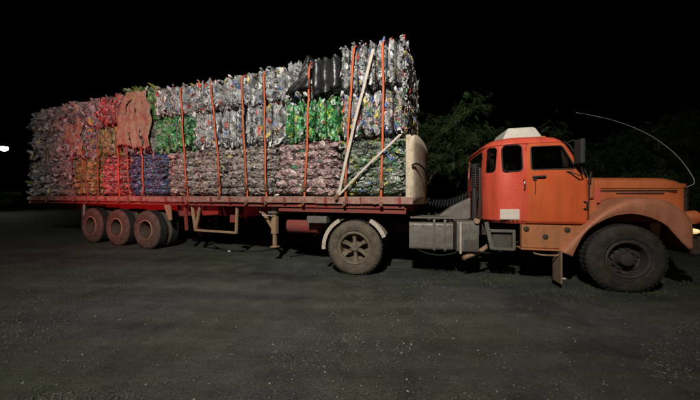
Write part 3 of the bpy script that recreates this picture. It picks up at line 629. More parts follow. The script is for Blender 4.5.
# air hoses sagging between cab and trailer
def hose(a, c, sag, turns, rad, name, parent, material='hose_black'):
    a, c = Vector(a), Vector(c); pts = []
    N = turns*12
    for i in range(N+1):
        t = i/N; p = a.lerp(c, t); p.z -= sag*4*t*(1-t); q = 2*math.pi*turns*t
        pts.append(p+Vector((0.3*rad*math.cos(q), rad*math.cos(q), rad*math.sin(q))))
    return MB().tube(pts, 0.011, 5).build(name, material, parent)
hose((2.29, -0.30, 1.62), (1.22, -0.10, 1.55), 0.22, 18, 0.05, 'air_hose', truck)
hose((2.29, 0.1, 1.62), (1.2, 0.15, 1.6), 0.18, 18, 0.05, 'air_hose', truck)
l_ = bpy.data.lights.new('side_lamp_light', 'POINT'); l_.energy = 2.2; l_.color = (1, 0.62, 0.28); l_.shadow_soft_size = 0.05
lo = bpy.data.objects.new('side_lamp_light', l_); COL.objects.link(lo); lo.parent = truck; lo.location = (5.62, -1.02, 1.2)

# ------------------------------------------------------------------ semi-trailer
trailer = empty('semi_trailer', (TL.ox, TL.oy, 0), (0, PITCH, -TL.th), 'long flatbed semi-trailer with red frame and three rear axles under the bales', 'trailer')
MT = Matrix.Translation((TL.ox, TL.oy, 0)) @ Matrix.Rotation(-TL.th, 4, 'Z') @ Matrix.Rotation(PITCH, 4, 'Y')
ROT = (0, PITCH, -TL.th)
def tw(x, y, z): return MT @ Vector((x, y, z))
XR = -12.62
fl = empty('load_floor', parent=trailer)
for k in range(9):
    w = 2.44/9; MB().box(XR, 0.02, -1.22+k*w+0.004, -1.22+(k+1)*w-0.004, 1.50, 1.545).build('plank', 'plank_wood', fl)
for sy in (-1, 1):
    seg = np.linspace(XR, 0.14, 14)
    rl = empty('side_rail', parent=trailer)
    for i in range(13):
        dz = random.uniform(-0.006, 0.006)
        MB().box(seg[i]+0.004, seg[i+1]-0.004, *sorted((sy*1.275, sy*1.222)), 1.405+dz, 1.538+dz).build('rail_section', 'rail_metal', rl, bevel=0.008)
    for i in range(26):
        x = XR+0.25+i*0.49+random.uniform(-0.05, 0.05)
        MB().box(x-0.03, x+0.03, *sorted((sy*1.295, sy*1.276)), 1.40, 1.53).build('stake_pocket', 'trailer_red_dirty' if i % 3 else 'rail_metal', rl, bevel=0.004)
    MB().prism([(XR, 1.10), (-8.0, 1.08), (-4.2, 1.02), (-3.3, 1.12), (-2.6, 1.22), (0.05, 1.25), (0.05, 1.395), (XR, 1.395)], *sorted((sy*0.56, sy*0.46))).build('main_beam', 'trailer_red', trailer, bevel=0.008)
    MB().box(XR, -0.02, *sorted((sy*1.21, sy*1.17)), 1.32, 1.402).build('outer_beam', 'trailer_red_dirty', trailer)
    MB().box(-2.75, 0.0, *sorted((sy*1.168, sy*1.14)), 1.22, 1.40).build('front_side_plate', 'trailer_red_dirty', trailer, bevel=0.006)
cm = [MB().box(x-0.03, x+0.03, -1.165, 1.165, 1.32, 1.495).build('cross_member', 'trailer_red_dirty', trailer) for x in np.arange(XR+0.2, 0, 0.62)]
# headboard
hb = empty('headboard', parent=trailer)
def head_poly(w, z0, z1, r):
    pts = [(-w, z0), (w, z0)]
    for cy, a in ((w-r, 0), (-w+r, 90)):
        for k in range(7): q = R(a+90*k/6); pts.append((cy+r*math.cos(q), z1-r+r*math.sin(q)))
    return pts
rows = []
for k in range(25):
    y = -1.27+2.54*k/24; bul = 0.10+0.17*(1-(y/1.27)**2)**0.6; e_ = max(0, (abs(y)-1.05)/0.22); zt_ = 2.68-(0.20 if y > 0 else 0.06)*(1-math.sqrt(max(0, 1-e_*e_)))
    rows.append([(bul+0.012*math.sin(3*z+y*2), y, 1.40+(zt_-1.40)*z/8) for z in range(9)])
hp = MB().sheet(rows).build('panel', 'plywood', hb, 50); sm_ = hp.modifiers.new('s', 'SOLIDIFY'); sm_.thickness = 0.025
for y in (-1.245, 1.245): MB().box(0.005, 0.098, y-0.025, y+0.025, 1.40, 2.66).build('edge_post', 'plywood', hb, bevel=0.012)
MB().tube([tuple(p) for p in smooth_curve([(0.12, -1.30, 2.10), (0.20, -1.18, 2.14), (0.31, -0.9, 2.06), (0.36, -0.5, 1.90), (0.36, 0.0, 1.84), (0.34, 0.4, 1.9)], 24)], 0.018, 6).build('hanging_hose', 'hose_black', hb)
# axles and wheels
wx = [-6.86, -8.06, -9.22]
for x in wx:
    p = tw(x, -1.1, 0); zc = gh(p.x, p.y)+0.508-(p.z)
    MB().tube([(x, -0.9, zc), (x, 0.9, zc)], 0.07, 10).build('axle', 'chassis_dark', trailer, 40)
    for sy in (-1, 1):
        wheel('trailer_wheel', trailer, (x, sy*0.98, zc), 'trailer', sy)
        MB().bar((x-0.4, sy*0.5, zc+0.25), (x+0.4, sy*0.5, zc+0.25), 0.09, 0.07).build('spring', 'chassis_dark', trailer)
        MB().tube([(x+0.1, sy*0.4, zc+0.1), (x+0.1, sy*0.4, 1.3)], 0.04, 8).build('damper', 'chassis_dark', trailer)
# flaps and brackets near the wheels
for sy in (-1, 1):
    MB().prism([(-6.28, 1.385), (-6.02, 1.385), (-5.97, 0.93), (-6.06, 0.93)], *sorted((sy*1.20, sy*1.17))).build('mudguard_stay', 'tan_steel', trailer)
    MB().prism([(-6.02, 1.32), (-5.25, 1.32), (-5.35, 1.06), (-5.95, 1.02)], *sorted((sy*1.0, sy*0.97))).build('side_panel', 'trailer_red_dirty', trailer)
    MB().bar((-5.62, sy*1.1, 1.39), (-5.55, sy*1.1, 0.68), 0.05, 0.06).build('hanger', 'trailer_red_dirty', trailer)
    MB().bar((-9.72, sy*1.16, 1.39), (-9.76, sy*1.16, 0.80), 0.03, 0.03).build('rear_stay', 'pale_steel', trailer)
    MB().box(-9.80, -9.77, *sorted((sy*1.2, sy*0.62)), 0.55, 1.25).build('mud_flap', 'rubber_black', trailer)
# hanging rectangular carrier and slanted stays
m_ = MB(); m_.bar((-5.36, -1.12, 1.39), (-5.22, -1.12, 0.68), 0.05, 0.06); m_.bar((-5.06, -1.12, 1.39), (-5.22, -1.12, 0.72), 0.05, 0.05); m_.bar((-5.24, -1.12, 0.70), (-3.94, -1.12, 0.69), 0.05, 0.05)
m_.bar((-3.95, -1.12, 0.67), (-3.92, -1.12, 1.38), 0.05, 0.05); m_.build('spare_carrier', 'tan_steel', trailer, bevel=0.005)
MB().prism([(-5.2, 1.34), (-4.55, 1.34), (-4.62, 1.10), (-5.1, 1.06)], -1.02, -0.99).build('side_panel', 'trailer_red', trailer)
MB().box(-4.2, -4.0, -1.06, -1.02, 0.92, 1.1).build('reflector_plate', 'trailer_red_dirty', trailer, bevel=0.004)
# landing gear
for sy in (-1, 1):
    lg = MB(); lg.box(-3.02, -2.90, *sorted((sy*1.06, sy*0.95)), 0.70, 1.39); lg.box(-2.995, -2.925, *sorted((sy*1.04, sy*0.97)), 0.42, 0.70); lg.box(-3.04, -2.88, *sorted((sy*1.07, sy*0.93)), 0.395, 0.42)
    lgo = lg.build('landing_leg', 'tan_steel', trailer, bevel=0.006)
    MB().bar((-3.42, sy*1.0, 1.36), (-3.0, sy*1.0, 0.80), 0.05, 0.05).build('brace', 'tan_steel', lgo)
    MB().box(-3.08, -2.86, *sorted((sy*1.10, sy*0.93)), 1.16, 1.21).build('collar', 'grey_metal', lgo, bevel=0.005)
m_ = MB(); m_.tube([(-2.96, -1.06, 1.12), (-2.96, -1.14, 1.12), (-3.18, -1.15, 1.12), (-3.20, -1.15, 1.16), (-3.20, -1.22, 1.20)], 0.015, 6); m_.build('crank_handle', 'pale_steel', trailer, 40)
rounded_box_x(-2.7, -1.95, -0.95, -0.62, 0.72, 1.05, 0.155).build('air_tank', 'trailer_red_dirty', trailer, 40)
rounded_box_x(-2.7, -1.95, 0.62, 0.95, 0.72, 1.05, 0.155).build('air_tank', 'chassis_dark', trailer, 40)
# rear lamp board
rb = MB().box(XR-0.03, XR, -1.25, 1.25, 1.30, 1.53).build('rear_beam', 'rail_metal', trailer, bevel=0.008)
for y in (-1.0, -0.8, 0.8, 1.0): MB().box(XR-0.06, XR-0.031, y-0.07, y+0.07, 1.36, 1.46).build('tail_lamp', 'red_lens', rb, bevel=0.01)
MB().box(XR+0.02, XR+0.14, -1.31, -1.277, 1.43, 1.50).build('side_reflector', 'white_plastic', rb, bevel=0.005)
for x in (-2.2, -7.2): MB().box(x-0.03, x+0.03, -1.222, -1.212, 1.34, 1.37).build('side_marker', 'amber_lens', trailer, bevel=0.003)

# ------------------------------------------------------------------ bales of crushed bottles
G = lambda *a: a
PAL = {
 'clear':  [(5, (.46,.45,.43)), (4, (.34,.33,.32)), (3, (.60,.59,.57)), (2, (.24,.24,.25)), (1.5, (.36,.40,.44)), (.35, (.10,.20,.50)), (.3, (.55,.08,.05)), (.4, (.75,.74,.70)), (.15, (.6,.45,.08))],
 'colour': [(5, (.44,.41,.39)), (3, (.56,.53,.51)), (2, (.28,.27,.27)), (.8, (.55,.07,.05)), (.6, (.62,.48,.08)), (.6, (.08,.18,.55)), (.5, (.08,.32,.12)), (1, (.72,.70,.66)), (.6, (.50,.22,.08))],
 'pink':   [(5, (.50,.33,.31)), (4, (.38,.24,.22)), (2, (.60,.45,.42)), (1.5, (.24,.17,.16)), (.8, (.62,.36,.32)), (.3, (.10,.28,.16))],
 'brown':  [(5, (.38,.31,.28)), (4, (.29,.23,.21)), (2, (.48,.40,.36)), (1.5, (.18,.15,.14)), (.4, (.34,.32,.12))],
 'blue':   [(4, (.11,.17,.27)), (3, (.06,.11,.21)), (2, (.20,.26,.35)), (2, (.03,.07,.22)), (1.2, (.08,.08,.09))],
 'green':  [(5, (.06,.27,.08)), (4, (.035,.18,.05)), (2, (.11,.38,.13)), (1.5, (.30,.38,.28)), (.7, (.38,.40,.08)), (1, (.025,.09,.03))],
 'bright': [(6, (.07,.34,.10)), (4, (.035,.20,.055)), (3, (.14,.46,.17)), (2, (.35,.42,.34)), (1.0, (.34,.50,.06)), (1, (.50,.55,.48)), (.5, (.55,.50,.08)), (1, (.02,.10,.03))],
 'lime':   [(5, (.16,.32,.08)), (4, (.08,.24,.06)), (3, (.36,.36,.08)), (2, (.34,.36,.26)), (1, (.04,.10,.03))],
 'olive':  [(4, (.24,.26,.20)), (4, (.15,.18,.13)), (2.5, (.09,.20,.09)), (2, (.38,.38,.33)), (.8, (.42,.40,.10)), (.4, (.10,.15,.35)), (1.5, (.07,.08,.06))],
 'yellow': [(4, (.38,.32,.10)), (3, (.28,.25,.08)), (2, (.46,.40,.18)), (2, (.18,.20,.07)), (1, (.36,.30,.22))],
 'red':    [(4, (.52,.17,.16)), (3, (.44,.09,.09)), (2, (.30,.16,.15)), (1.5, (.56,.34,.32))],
 'grey':   [(5, (.34,.31,.31)), (4, (.24,.22,.22)), (2, (.46,.43,.42)), (2, (.16,.145,.145)), (.3, (.5,.42,.10))],
}
NR, NS = 4, 4
def bottle_template():
    V = []; prof = [(-.5, .75), (-.15, 1.0), (.25, .92), (.5, .34)]
    for t, r_ in prof:
        for k in range(NS): q = 2*math.pi*k/NS; V.append((t, r_*math.cos(q), r_*math.sin(q)))
    F = []
    for i in range(NR-1):
        for k in range(NS): F.append((i*NS+k, i*NS+(k+1) % NS, (i+1)*NS+(k+1) % NS, (i+1)*NS+k))
    F += [(3, 2, 1, 0), (12, 13, 14, 15)]
    return np.array(V), np.array(F)
BT, BF = bottle_template()
def bale_meshes(L, D, H, n, orient, pal, seed, dens=300, rag=0.0, size=1.0, skip_ends=False):
    rg = np.random.default_rng(seed)
    ax = L if orient == 'v' else H
    edges = np.linspace(0, ax, n+1); edges[1:-1] += rg.normal(0, 0.016, n-1)
    def pinch(t):                                  # 0 at a lobe's middle, up to 1 at a wire
        i = np.clip(np.searchsorted(edges, t)-1, 0, n-1)
        q = (t-edges[i])/(edges[i+1]-edges[i]); return np.abs(2*q-1)**2.6
    dp = 0.12 if orient == 'v' else (0.022 if pal == 'olive' else 0.040)
    # pressed body: fine rings along the lobe axis; every flattened bottle is a small dome with a crease round it
    A, B = (D, H) if orient == 'v' else (L, D)
    aa = np.linspace(0, 2*math.pi, 1441)[:-1]; ca, sa = np.cos(aa), np.sin(aa); e = 0.36
    ux, uy = np.sign(ca)*np.abs(ca)**e, np.sign(sa)*np.abs(sa)**e
    seg = np.hypot(np.diff(np.r_[ux*A, ux[0]*A]), np.diff(np.r_[uy*B, uy[0]*B])); cum = np.r_[0, np.cumsum(seg)]
    # fine steps on the side that shows, coarse ones at the back
    step = 0.0205; per = cum[-1]/2; pos_s = np.arange(0, per, step)/per; m = len(pos_s)
    fx = np.interp(pos_s*cum[-1], cum, np.r_[ux, ux[0]]); fy = np.interp(pos_s*cum[-1], cum, np.r_[uy, uy[0]])
    T_, SH = [], []
    for i in range(n):
        w_ = edges[i+1]-edges[i]; nn_ = max(6, int(w_/step))
        for q in np.linspace(0, 1, nn_+1)[(0 if i == 0 else 1):]: T_.append(edges[i]+w_*q); SH.append(dp*abs(2*q-1)**2.6)
    T_ = np.array(T_); SH = np.array(SH)[:, None]+0.022; nr = len(T_)
    X = fx[None]*(A/2-SH); Y = fy[None]*(B/2-SH); tt = np.repeat(T_[:, None], m, 1)
    V0 = np.stack([tt-L/2, X, Y+H/2], -1) if orient == 'v' else np.stack([X, Y, tt], -1)
    # outward direction
    ox, oy = np.abs(fx)**6*np.sign(fx), np.abs(fy)**6*np.sign(fy); on = np.hypot(ox, oy); ox, oy = ox/on, oy/on
    O = np.stack([0*ox, ox, oy], -1) if orient == 'v' else np.stack([ox, oy, 0*ox], -1)
    O = np.repeat(O[None], nr, 0)
    # ends of the bale lean in so that neighbouring bales stay apart
    axd = np.minimum(T_, ax-T_)[:, None, None]; V0 = V0-O*0.13*np.clip(1-axd/0.12, 0, 1)**2
    V1 = V0.reshape(-1, 3); O1 = O.reshape(-1, 3)
    front = np.clip(-O1[:, 1], 0, 1); xn, zn = V1[:, 0]/(L/2), V1[:, 2]/H*2-1
    V1 = V1+O1*(front*(0.045*np.clip(1-xn**2, 0, 1)*np.clip(1-zn**2, 0, 1)+0.02*np.sin(5*V1[:, 0]+seed)*np.sin(4*V1[:, 2]+seed*1.7)))[:, None]
    if orient == 'h' and L > 1.1: V1 = V1-O1*(front*0.05*np.exp(-((V1[:, 0]-L*0.03*math.sin(seed))/0.03)**2))[:, None]
    M = int(2*(L*H+L*D*0.5+D*H*0.5)*(210 if rag < .5 else 130)); si = rg.choice(len(V1), M); S = V1[si]
    tan = np.zeros((M, 3)); tan[:, 2 if orient == 'v' else 0] = 1; tan += rg.normal(0, 0.45+0.3*rag, (M, 3)); tan -= O1[si]*(tan*O1[si]).sum(1)[:, None]; tan /= np.linalg.norm(tan, axis=1)[:, None]
    wgt = rg.uniform(0.8, 1.35, M); best = np.full(len(V1), 9.0); bid = np.zeros(len(V1), int)
    for lo_i in range(0, len(V1), 4000):
        r_ = V1[lo_i:lo_i+4000, None]-S[None]; al = (r_*tan[None]).sum(-1); d2 = ((r_**2).sum(-1)-0.76*al**2)*wgt[None]
        k_ = d2.argmin(1); bid[lo_i:lo_i+4000] = k_; best[lo_i:lo_i+4000] = d2[np.arange(len(k_)), k_]
    hgt = 0.034*(1-best/0.0016)*rg.uniform(0.5, 1.2, M)[bid]; hgt = np.clip(hgt, -0.036, 0.034)+rg.normal(0, 0.009, M)[bid]+rg.normal(0, 0.0065+0.004*rag, len(V1))
    V1 = V1+O1*hgt[:, None]+rg.normal(0, 0.003, V1.shape)
    pw = np.array([q[0] for q in PAL[pal]]); pc = np.array([q[1] for q in PAL[pal]]); acc = pc[rg.choice(len(pc), M, p=pw/pw.sum())]*rg.choice([0.25, 0.6, 0.9, 1.1, 1.35], (M, 1), p=[.2, .2, .24, .2, .16])
    Cc = acc[bid]*rg.uniform(0.72, 1.25, (len(V1), 1))
    gi = np.arange(nr*m).reshape(nr, m); Qc = np.stack([gi[:-1], np.roll(gi, -1, 1)[:-1], np.roll(gi, -1, 1)[1:], gi[1:]], -1).reshape(-1, 4)
    core = np_mesh('pressed_body', V1, Qc, np.clip(Cc*(0.62 if pal in ('clear', 'colour') else 0.74), 0.01, 0.8)); core.shade_flat()
    capf = MB(); bm = bmesh.new(); bm.from_mesh(core); bm.verts.ensure_lookup_table()
    bm.faces.new([bm.verts[k] for k in gi[0][::-1]]); bm.faces.new([bm.verts[k] for k in gi[-1]]); bmesh.ops.recalc_face_normals(bm, faces=bm.faces); bm.to_mesh(core); bm.free()
    # pieces
    faces = [('f', L, H, dens), ('t', L, D, dens*0.3), ('b', L, H, 30)]
    if not skip_ends: faces += [('l', D, H, dens*0.55), ('r', D, H, dens*0.55)]
    P, Nn, Ta = [], [], []
    for f, a, c, dn in faces:
        k = max(8, int(a*c*dn)); p = rg.random(k)*a; q = rg.random(k)*c; z0 = np.zeros(k)
        if f in 'fb':
            y = -D/2 if f == 'f' else D/2
            pos = np.stack([p-L/2, z0+y, q], -1); nn = np.array([0, -1. if f == 'f' else 1., 0])
            t = p if orient == 'v' else q
        elif f == 't':
            pos = np.stack([p-L/2, q-D/2, z0+H], -1); nn = np.array([0, 0, 1.]); t = p if orient == 'v' else np.full(k, H*0.9)
        else:
            x = -L/2 if f == 'l' else L/2
            pos = np.stack([z0+x, p-D/2, q], -1); nn = np.array([-1. if f == 'l' else 1., 0, 0]); t = q if orient == 'h' else np.full(k, L/2)
        if f in 'ftb' and not (f == 't' and orient == 'h'):           # the wires keep the creases open
            ok = (np.abs(t[:, None]-edges[None, 1:-1]).min(1) > (0.034 if orient == 'v' else 0.014)+0.022*rg.random(k)) | (rg.random(k) < 0.05+0.5*min(rag, 1))
            p, q, z0, t, pos = p[ok], q[ok], z0[ok], t[ok], pos[ok]; k = len(p)
        d_in = 0.016+dp*pinch(t)+rg.normal(0, 0.009+0.02*rag, k)-rag*0.05*np.maximum(0, rg.normal(0, 1, k))
        if f in 'fb': d_in -= 0.045*(1-(2*p/a-1)**2)*(1-(2*q/c-1)**2)+0.02*np.sin(5*p+seed)*np.sin(4*q+seed*1.7)
        if orient == 'v' and f in 'lr': d_in = 0.03+rg.normal(0, 0.012, k)
        # corners pull in so the bale is rounded
        if f in 'fb': ed = np.minimum(np.minimum(p, a-p), np.minimum(q, c-q)); d_in += 0.20*np.clip(1-ed/0.13, 0, 1)**1.6
        if f in 'fb' and orient == 'h' and L > 1.1: d_in += 0.05*np.exp(-((p-L*(0.5+0.03*math.sin(seed)))/0.03)**2)
        pos = pos-nn*d_in[:, None]
        nv = np.tile(nn, (k, 1))
        if f in 'ftb' and not (f == 't' and orient == 'h'):
            i_ = np.clip(np.searchsorted(edges, t)-1, 0, n-1); qq = 2*(t-edges[i_])/(edges[i_+1]-edges[i_])-1
            nv = nv+np.outer(np.sign(qq)*np.abs(qq)**1.5*0.9, (1, 0, 0) if orient == 'v' else (0, 0, 1))
        P.append(pos); Nn.append(nv)
        g = {'f': (1, 0, 0) if orient == 'h' else (0, 0, 1), 'b': (1, 0, 0) if orient == 'h' else (0, 0, 1), 't': (0, 1, 0), 'l': (0, 1, 0) if orient == 'h' else (0, 0, 1), 'r': (0, 1, 0) if orient == 'h' else (0, 0, 1)}[f]
        Ta.append(np.tile(np.array(g, float), (k, 1)))
    P, Nn, Ta = map(np.concatenate, (P, Nn, Ta)); N = len(P)
    Nn = Nn+rg.normal(0, 0.20+0.33*rag, (N, 3)); Nn /= np.linalg.norm(Nn, axis=1)[:, None]
    Ta = Ta+rg.normal(0, 0.28+0.4*rag, (N, 3)); Ta -= Nn*(Ta*Nn).sum(1)[:, None]; Ta /= np.linalg.norm(Ta, axis=1)[:, None]
    Bi = np.cross(Nn, Ta)
    big = rg.random(N) < 0.3+0.4*(rag > .5); k_ = np.where(big, 1.0, 0.55)
    ln = rg.uniform(0.12, 0.24, N)*size*k_; wd_ = rg.uniform(0.028, 0.050, N)*size*k_; th = rg.uniform(0.012, 0.026, N)*size*(1+0.8*rag)*np.where(big, 1, 0.8)
    T = BT[None]+rg.normal(0, 1, (N, len(BT), 3))*np.array([0.07, 0.30, 0.45])
    bend = rg.normal(0, 0.5, N)
    loc = np.stack([T[..., 0]*ln[:, None], T[..., 1]*wd_[:, None]+bend[:, None]*T[..., 0]**2*ln[:, None]*0.6, T[..., 2]*th[:, None]], -1)
    V = P[:, None]+loc[..., :1]*Ta[:, None]+loc[..., 1:2]*Bi[:, None]+loc[..., 2:]*Nn[:, None]
    w = np.array([q[0] for q in PAL[pal]]); cs = np.array([q[1] for q in PAL[pal]])
    ci = cs[rg.choice(len(cs), N, p=w/w.sum())]*0.85*rg.uniform(0.5, 1.3, (N, 1))
    C = np.repeat(ci[:, None], len(BT), 1)*rg.uniform(0.7, 1.25, (N, len(BT), 1))
    lab = rg.random(N) < 0.16; lc = cs[rg.choice(len(cs), N)]
    C[lab, 4:12] = lc[lab][:, None]*0.85
    cap = rg.random(N) < 0.25; capc = np.array([(.7,.1,.05), (.1,.2,.6), (.75,.75,.7), (.7,.55,.1), (.1,.4,.15)])[rg.integers(0, 5, N)]
    if pal in ('clear', 'colour', 'olive', 'bright', 'green'): C[cap, 12:] = capc[cap][:, None]
    C = np.clip(C, 0.01, 0.85)
    Fq = (BF[None]+(np.arange(N)*len(BT))[:, None, None]).reshape(-1, 4)
    me = np_mesh('crushed_bottles', V.reshape(-1, 3), Fq, C.reshape(-1, 3)); me.shade_flat(); me.materials.append(MATS['pet'])
    core.materials.append(MATS['pet'])
    return core, me, edges
def wire_loop(A, B, r=0.006):
    # rounded rectangular loop in local (a, b)
    a, c, q = A/2, B/2, 0.06
    return [(-a+q, -c), (a-q, -c), (a, -c+q), (a, c-q), (a-q, c), (-a+q, c), (-a, c-q), (-a, -c+q)]
Z1, Z2, Z3 = 1.550, 2.705, 3.645
BALES = [  # tier, u0, u1, top z, lobes, direction, palette, rag, label
 (1, -1.33, -.02, 2.665, 6, 'h', 'olive', 0, 'dark green and grey mixed bottle bale on the trailer floor against the plywood headboard'),
 (1, -2.88, -1.37, 2.70, 6, 'h', 'pink', 0, 'pinkish grey bottle bale on the trailer floor right under the bright green bale'),
 (1, -4.25, -2.92, 2.70, 6, 'h', 'brown', 0, 'wide brownish grey bottle bale on the trailer floor, next behind the pinkish one'),
 (1, -5.23, -4.28, 2.70, 6, 'h', 'brown', 0, 'narrow brownish bottle bale on the trailer floor above the hanging rectangular carrier'),
 (1, -6.14, -5.27, 2.70, 6, 'h', 'brown', 0, 'narrow brownish bottle bale on the trailer floor, beside the dark blue-grey bale'),
 (1, -7.69, -6.18, 2.70, 6, 'h', 'blue', 0, 'dark blue-grey bottle bale on the trailer floor under the cardboard sheets'),
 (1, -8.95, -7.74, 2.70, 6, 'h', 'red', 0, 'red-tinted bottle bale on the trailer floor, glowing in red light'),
 (1, -10.22, -9.0, 2.68, 5, 'h', 'yellow', .35, 'dark olive bottle bale on the trailer floor, behind the red-tinted one'),
 (1, -11.32, -10.27, 2.66, 4, 'h', 'grey', .8, 'ragged grey bottle bale on the trailer floor, second from the trailer tail'),
 (1, -12.52, -11.38, 2.66, 4, 'h', 'grey', 1.1, 'very ragged grey bottle bale on the trailer floor at the trailer tail'),
 (2, -1.31, -.02, 3.60, 6, 'v', 'colour', 0, 'bale with red, yellow and blue bottles in upright lobes on the dark green bale'),
 (2, -2.66, -1.36, 3.60, 5, 'v', 'bright', 0, 'bright green bottle bale in the middle tier under the black film'),
 (2, -3.70, -2.70, 3.61, 4, 'v', 'clear', 0, 'clear bottle bale with blue caps in the middle tier, beside the bright green bale'),
 (2, -4.40, -3.74, 3.61, 3, 'v', 'clear', 0, 'narrow clear bottle bale between two other clear bales in the middle tier'),
 (2, -5.25, -4.44, 3.61, 3, 'v', 'clear', .1, 'clear bottle bale in the middle tier, beside the deep green bale'),
 (2, -6.66, -5.29, 3.61, 5, 'v', 'green', .1, 'deep green bottle bale in the middle tier, beside the cardboard sheets'),
 (2, -8.00, -6.71, 3.60, 5, 'v', 'brown', .1, 'brownish bottle bale in the middle tier hidden behind hanging cardboard sheets'),
 (2, -9.15, -8.05, 3.60, 4, 'v', 'yellow', .2, 'yellowish olive bottle bale in the middle tier above the red-tinted bale'),
 (2, -10.50, -9.20, 3.60, 4, 'v', 'grey', .6, 'ragged bottle bale in the middle tier with a torn cardboard piece on its side'),
 (2, -11.50, -10.55, 3.60, 3, 'v', 'grey', .9, 'ragged grey bottle bale in the middle tier, second from the trailer tail'),
 (2, -12.48, -11.55, 3.58, 3, 'v', 'grey', 1.2, 'very ragged grey bottle bale in the middle tier at the trailer tail'),
 (3, -1.31, -.02, 4.59, 7, 'v', 'clear', .05, 'tallest clear bottle bale in upright lobes on the very top, above the headboard end'),
 (3, -2.60, -1.98, 4.44, 3, 'v', 'clear', .1, 'small clear bottle bale on top, half covered by draped black film'),
 (3, -3.43, -2.65, 4.43, 3, 'v', 'clear', .2, 'clear bottle bale in the top tier, next behind the film-draped one'),
 (3, -4.38, -3.48, 4.43, 3, 'v', 'clear', .2, 'clear bottle bale in the top tier above the narrow clear middle bale'),
 (3, -5.47, -4.43, 4.42, 4, 'v', 'clear', .3, 'clear bottle bale in the top tier on the clear bale beside the deep green one'),
 (3, -6.66, -5.52, 4.42, 4, 'v', 'clear', .4, 'clear bottle bale in the top tier right above the deep green bale'),
 (3, -7.95, -6.71, 4.58, 4, 'v', 'lime', .3, 'green and yellow bottle bale in the top tier behind cardboard sheets'),
 (3, -9.00, -8.00, 4.40, 3, 'v', 'red', .5, 'dark reddish ragged bottle bale in the top tier above the yellowish olive one'),
 (3, -10.27, -9.05, 4.38, 3, 'v', 'grey', .8, 'ragged brown-grey bottle bale in the top tier above the torn cardboard piece'),
 (3, -11.40, -10.32, 4.34, 3, 'v', 'grey', 1.0, 'ragged grey bottle bale in the top tier, second from the trailer tail'),
 (3, -12.42, -11.45, 4.28, 3, 'v', 'grey', 1.3, 'very ragged grey bottle bale on top at the trailer tail'),
]
DEP = 1.17
for bi, (tier, u0, u1, zt, n, ori, pal, rag, lab) in enumerate(BALES):
    rag = rag*0.4 if rag < .5 else rag
    Lb = u1-u0; zb = (Z1, Z2, Z3)[tier-1]; Hb = zt-zb
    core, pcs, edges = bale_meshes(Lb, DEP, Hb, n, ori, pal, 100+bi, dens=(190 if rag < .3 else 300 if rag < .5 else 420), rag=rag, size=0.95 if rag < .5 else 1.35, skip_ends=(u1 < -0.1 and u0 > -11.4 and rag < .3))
    wires = []
    for t in edges[1:-1]:
        mb = MB()
        if ori == 'v':
            lp = [(t-Lb/2, a, c+Hb/2) for a, c in wire_loop(DEP-0.07, Hb-0.07)]
        else:
            lp = [(a, c, t) for a, c in wire_loop(Lb-0.07, DEP-0.07)]
        mb.tube(lp, 0.0055, 4, True); wires.append(mb.mesh('baling_wire')); wires[-1].materials.append(MATS['wire_dark'])
    rnd = random.Random(bi)
    yaw = rnd.uniform(-0.03, 0.03); inset = rnd.uniform(0.0, 0.06)
    for row in (0, 1):
        yc = -0.615 if row == 0 else 0.62
        root = empty('bottle_bale', tw((u0+u1)/2, yc+(inset if row == 0 else 0), zb), (0, PITCH, -TL.th+(yaw if row == 0 else math.pi)),
                     lab if row == 0 else 'bottle bale in the far row of the load, behind the bales of the near row', 'bale',
                     'baled bottles stacked on the trailer' if row == 0 else 'bales in the far row of the load')
        if row: root.rotation_euler = (0, -PITCH, -TL.th+math.pi)
        link('pressed_body', core, None, root); tag(link('crushed_bottles', pcs, None, root), kind='stuff')
        for wmesh in wires: link('baling_wire', wmesh, None, root)

# black film bale: three upright lobes wrapped in black plastic
def film_bale(L, D, H, n, seed):
    rg = np.random.default_rng(seed); rings = []; m = 44
    for i in range(n):
        for q in (0.0, .06, .16, .3, .5, .7, .84, .94, 1.0):
            x = -L/2+L*(i+q)/n; s_ = 0.10*abs(2*q-1)**2.0
            ring = []
            for k in range(m):
                a = 2*math.pi*k/m; ca, sa = math.cos(a), math.sin(a)
                fold = 0.014*math.sin(9*a+seed+i*2.1)+0.010*math.sin(23*a+5*x+i)+rg.normal(0, 0.006)
                ring.append((x+rg.normal(0, 0.004), math.copysign(abs(ca)**0.3, ca)*(D/2-s_+fold), H/2+math.copysign(abs(sa)**0.38, sa)*(H/2-s_*0.8+fold+0.02*math.sin(i*2.7))))
            rings.append(ring)
    return MB().rings(rings)
for row in (0, 1):
    fb = empty('film_bale', tw(-1.665, -0.60 if row == 0 else 0.62, Z3), ROT, 'bale wrapped in black plastic film on top beside the tallest clear bale' if row == 0 else 'black film bale in the far row of the load, behind the near film bale', 'bale', None)
    film_bale(0.62, 1.20, 0.80, 3, 3+row).build('wrapping', 'black_film', fb, 60)
    for k in range(2):
        MB().tube([(-0.103+0.206*k, a, c+0.40) for a, c in wire_loop(1.02, 0.64)], 0.006, 4, True).build('baling_wire', 'wire_dark', fb)
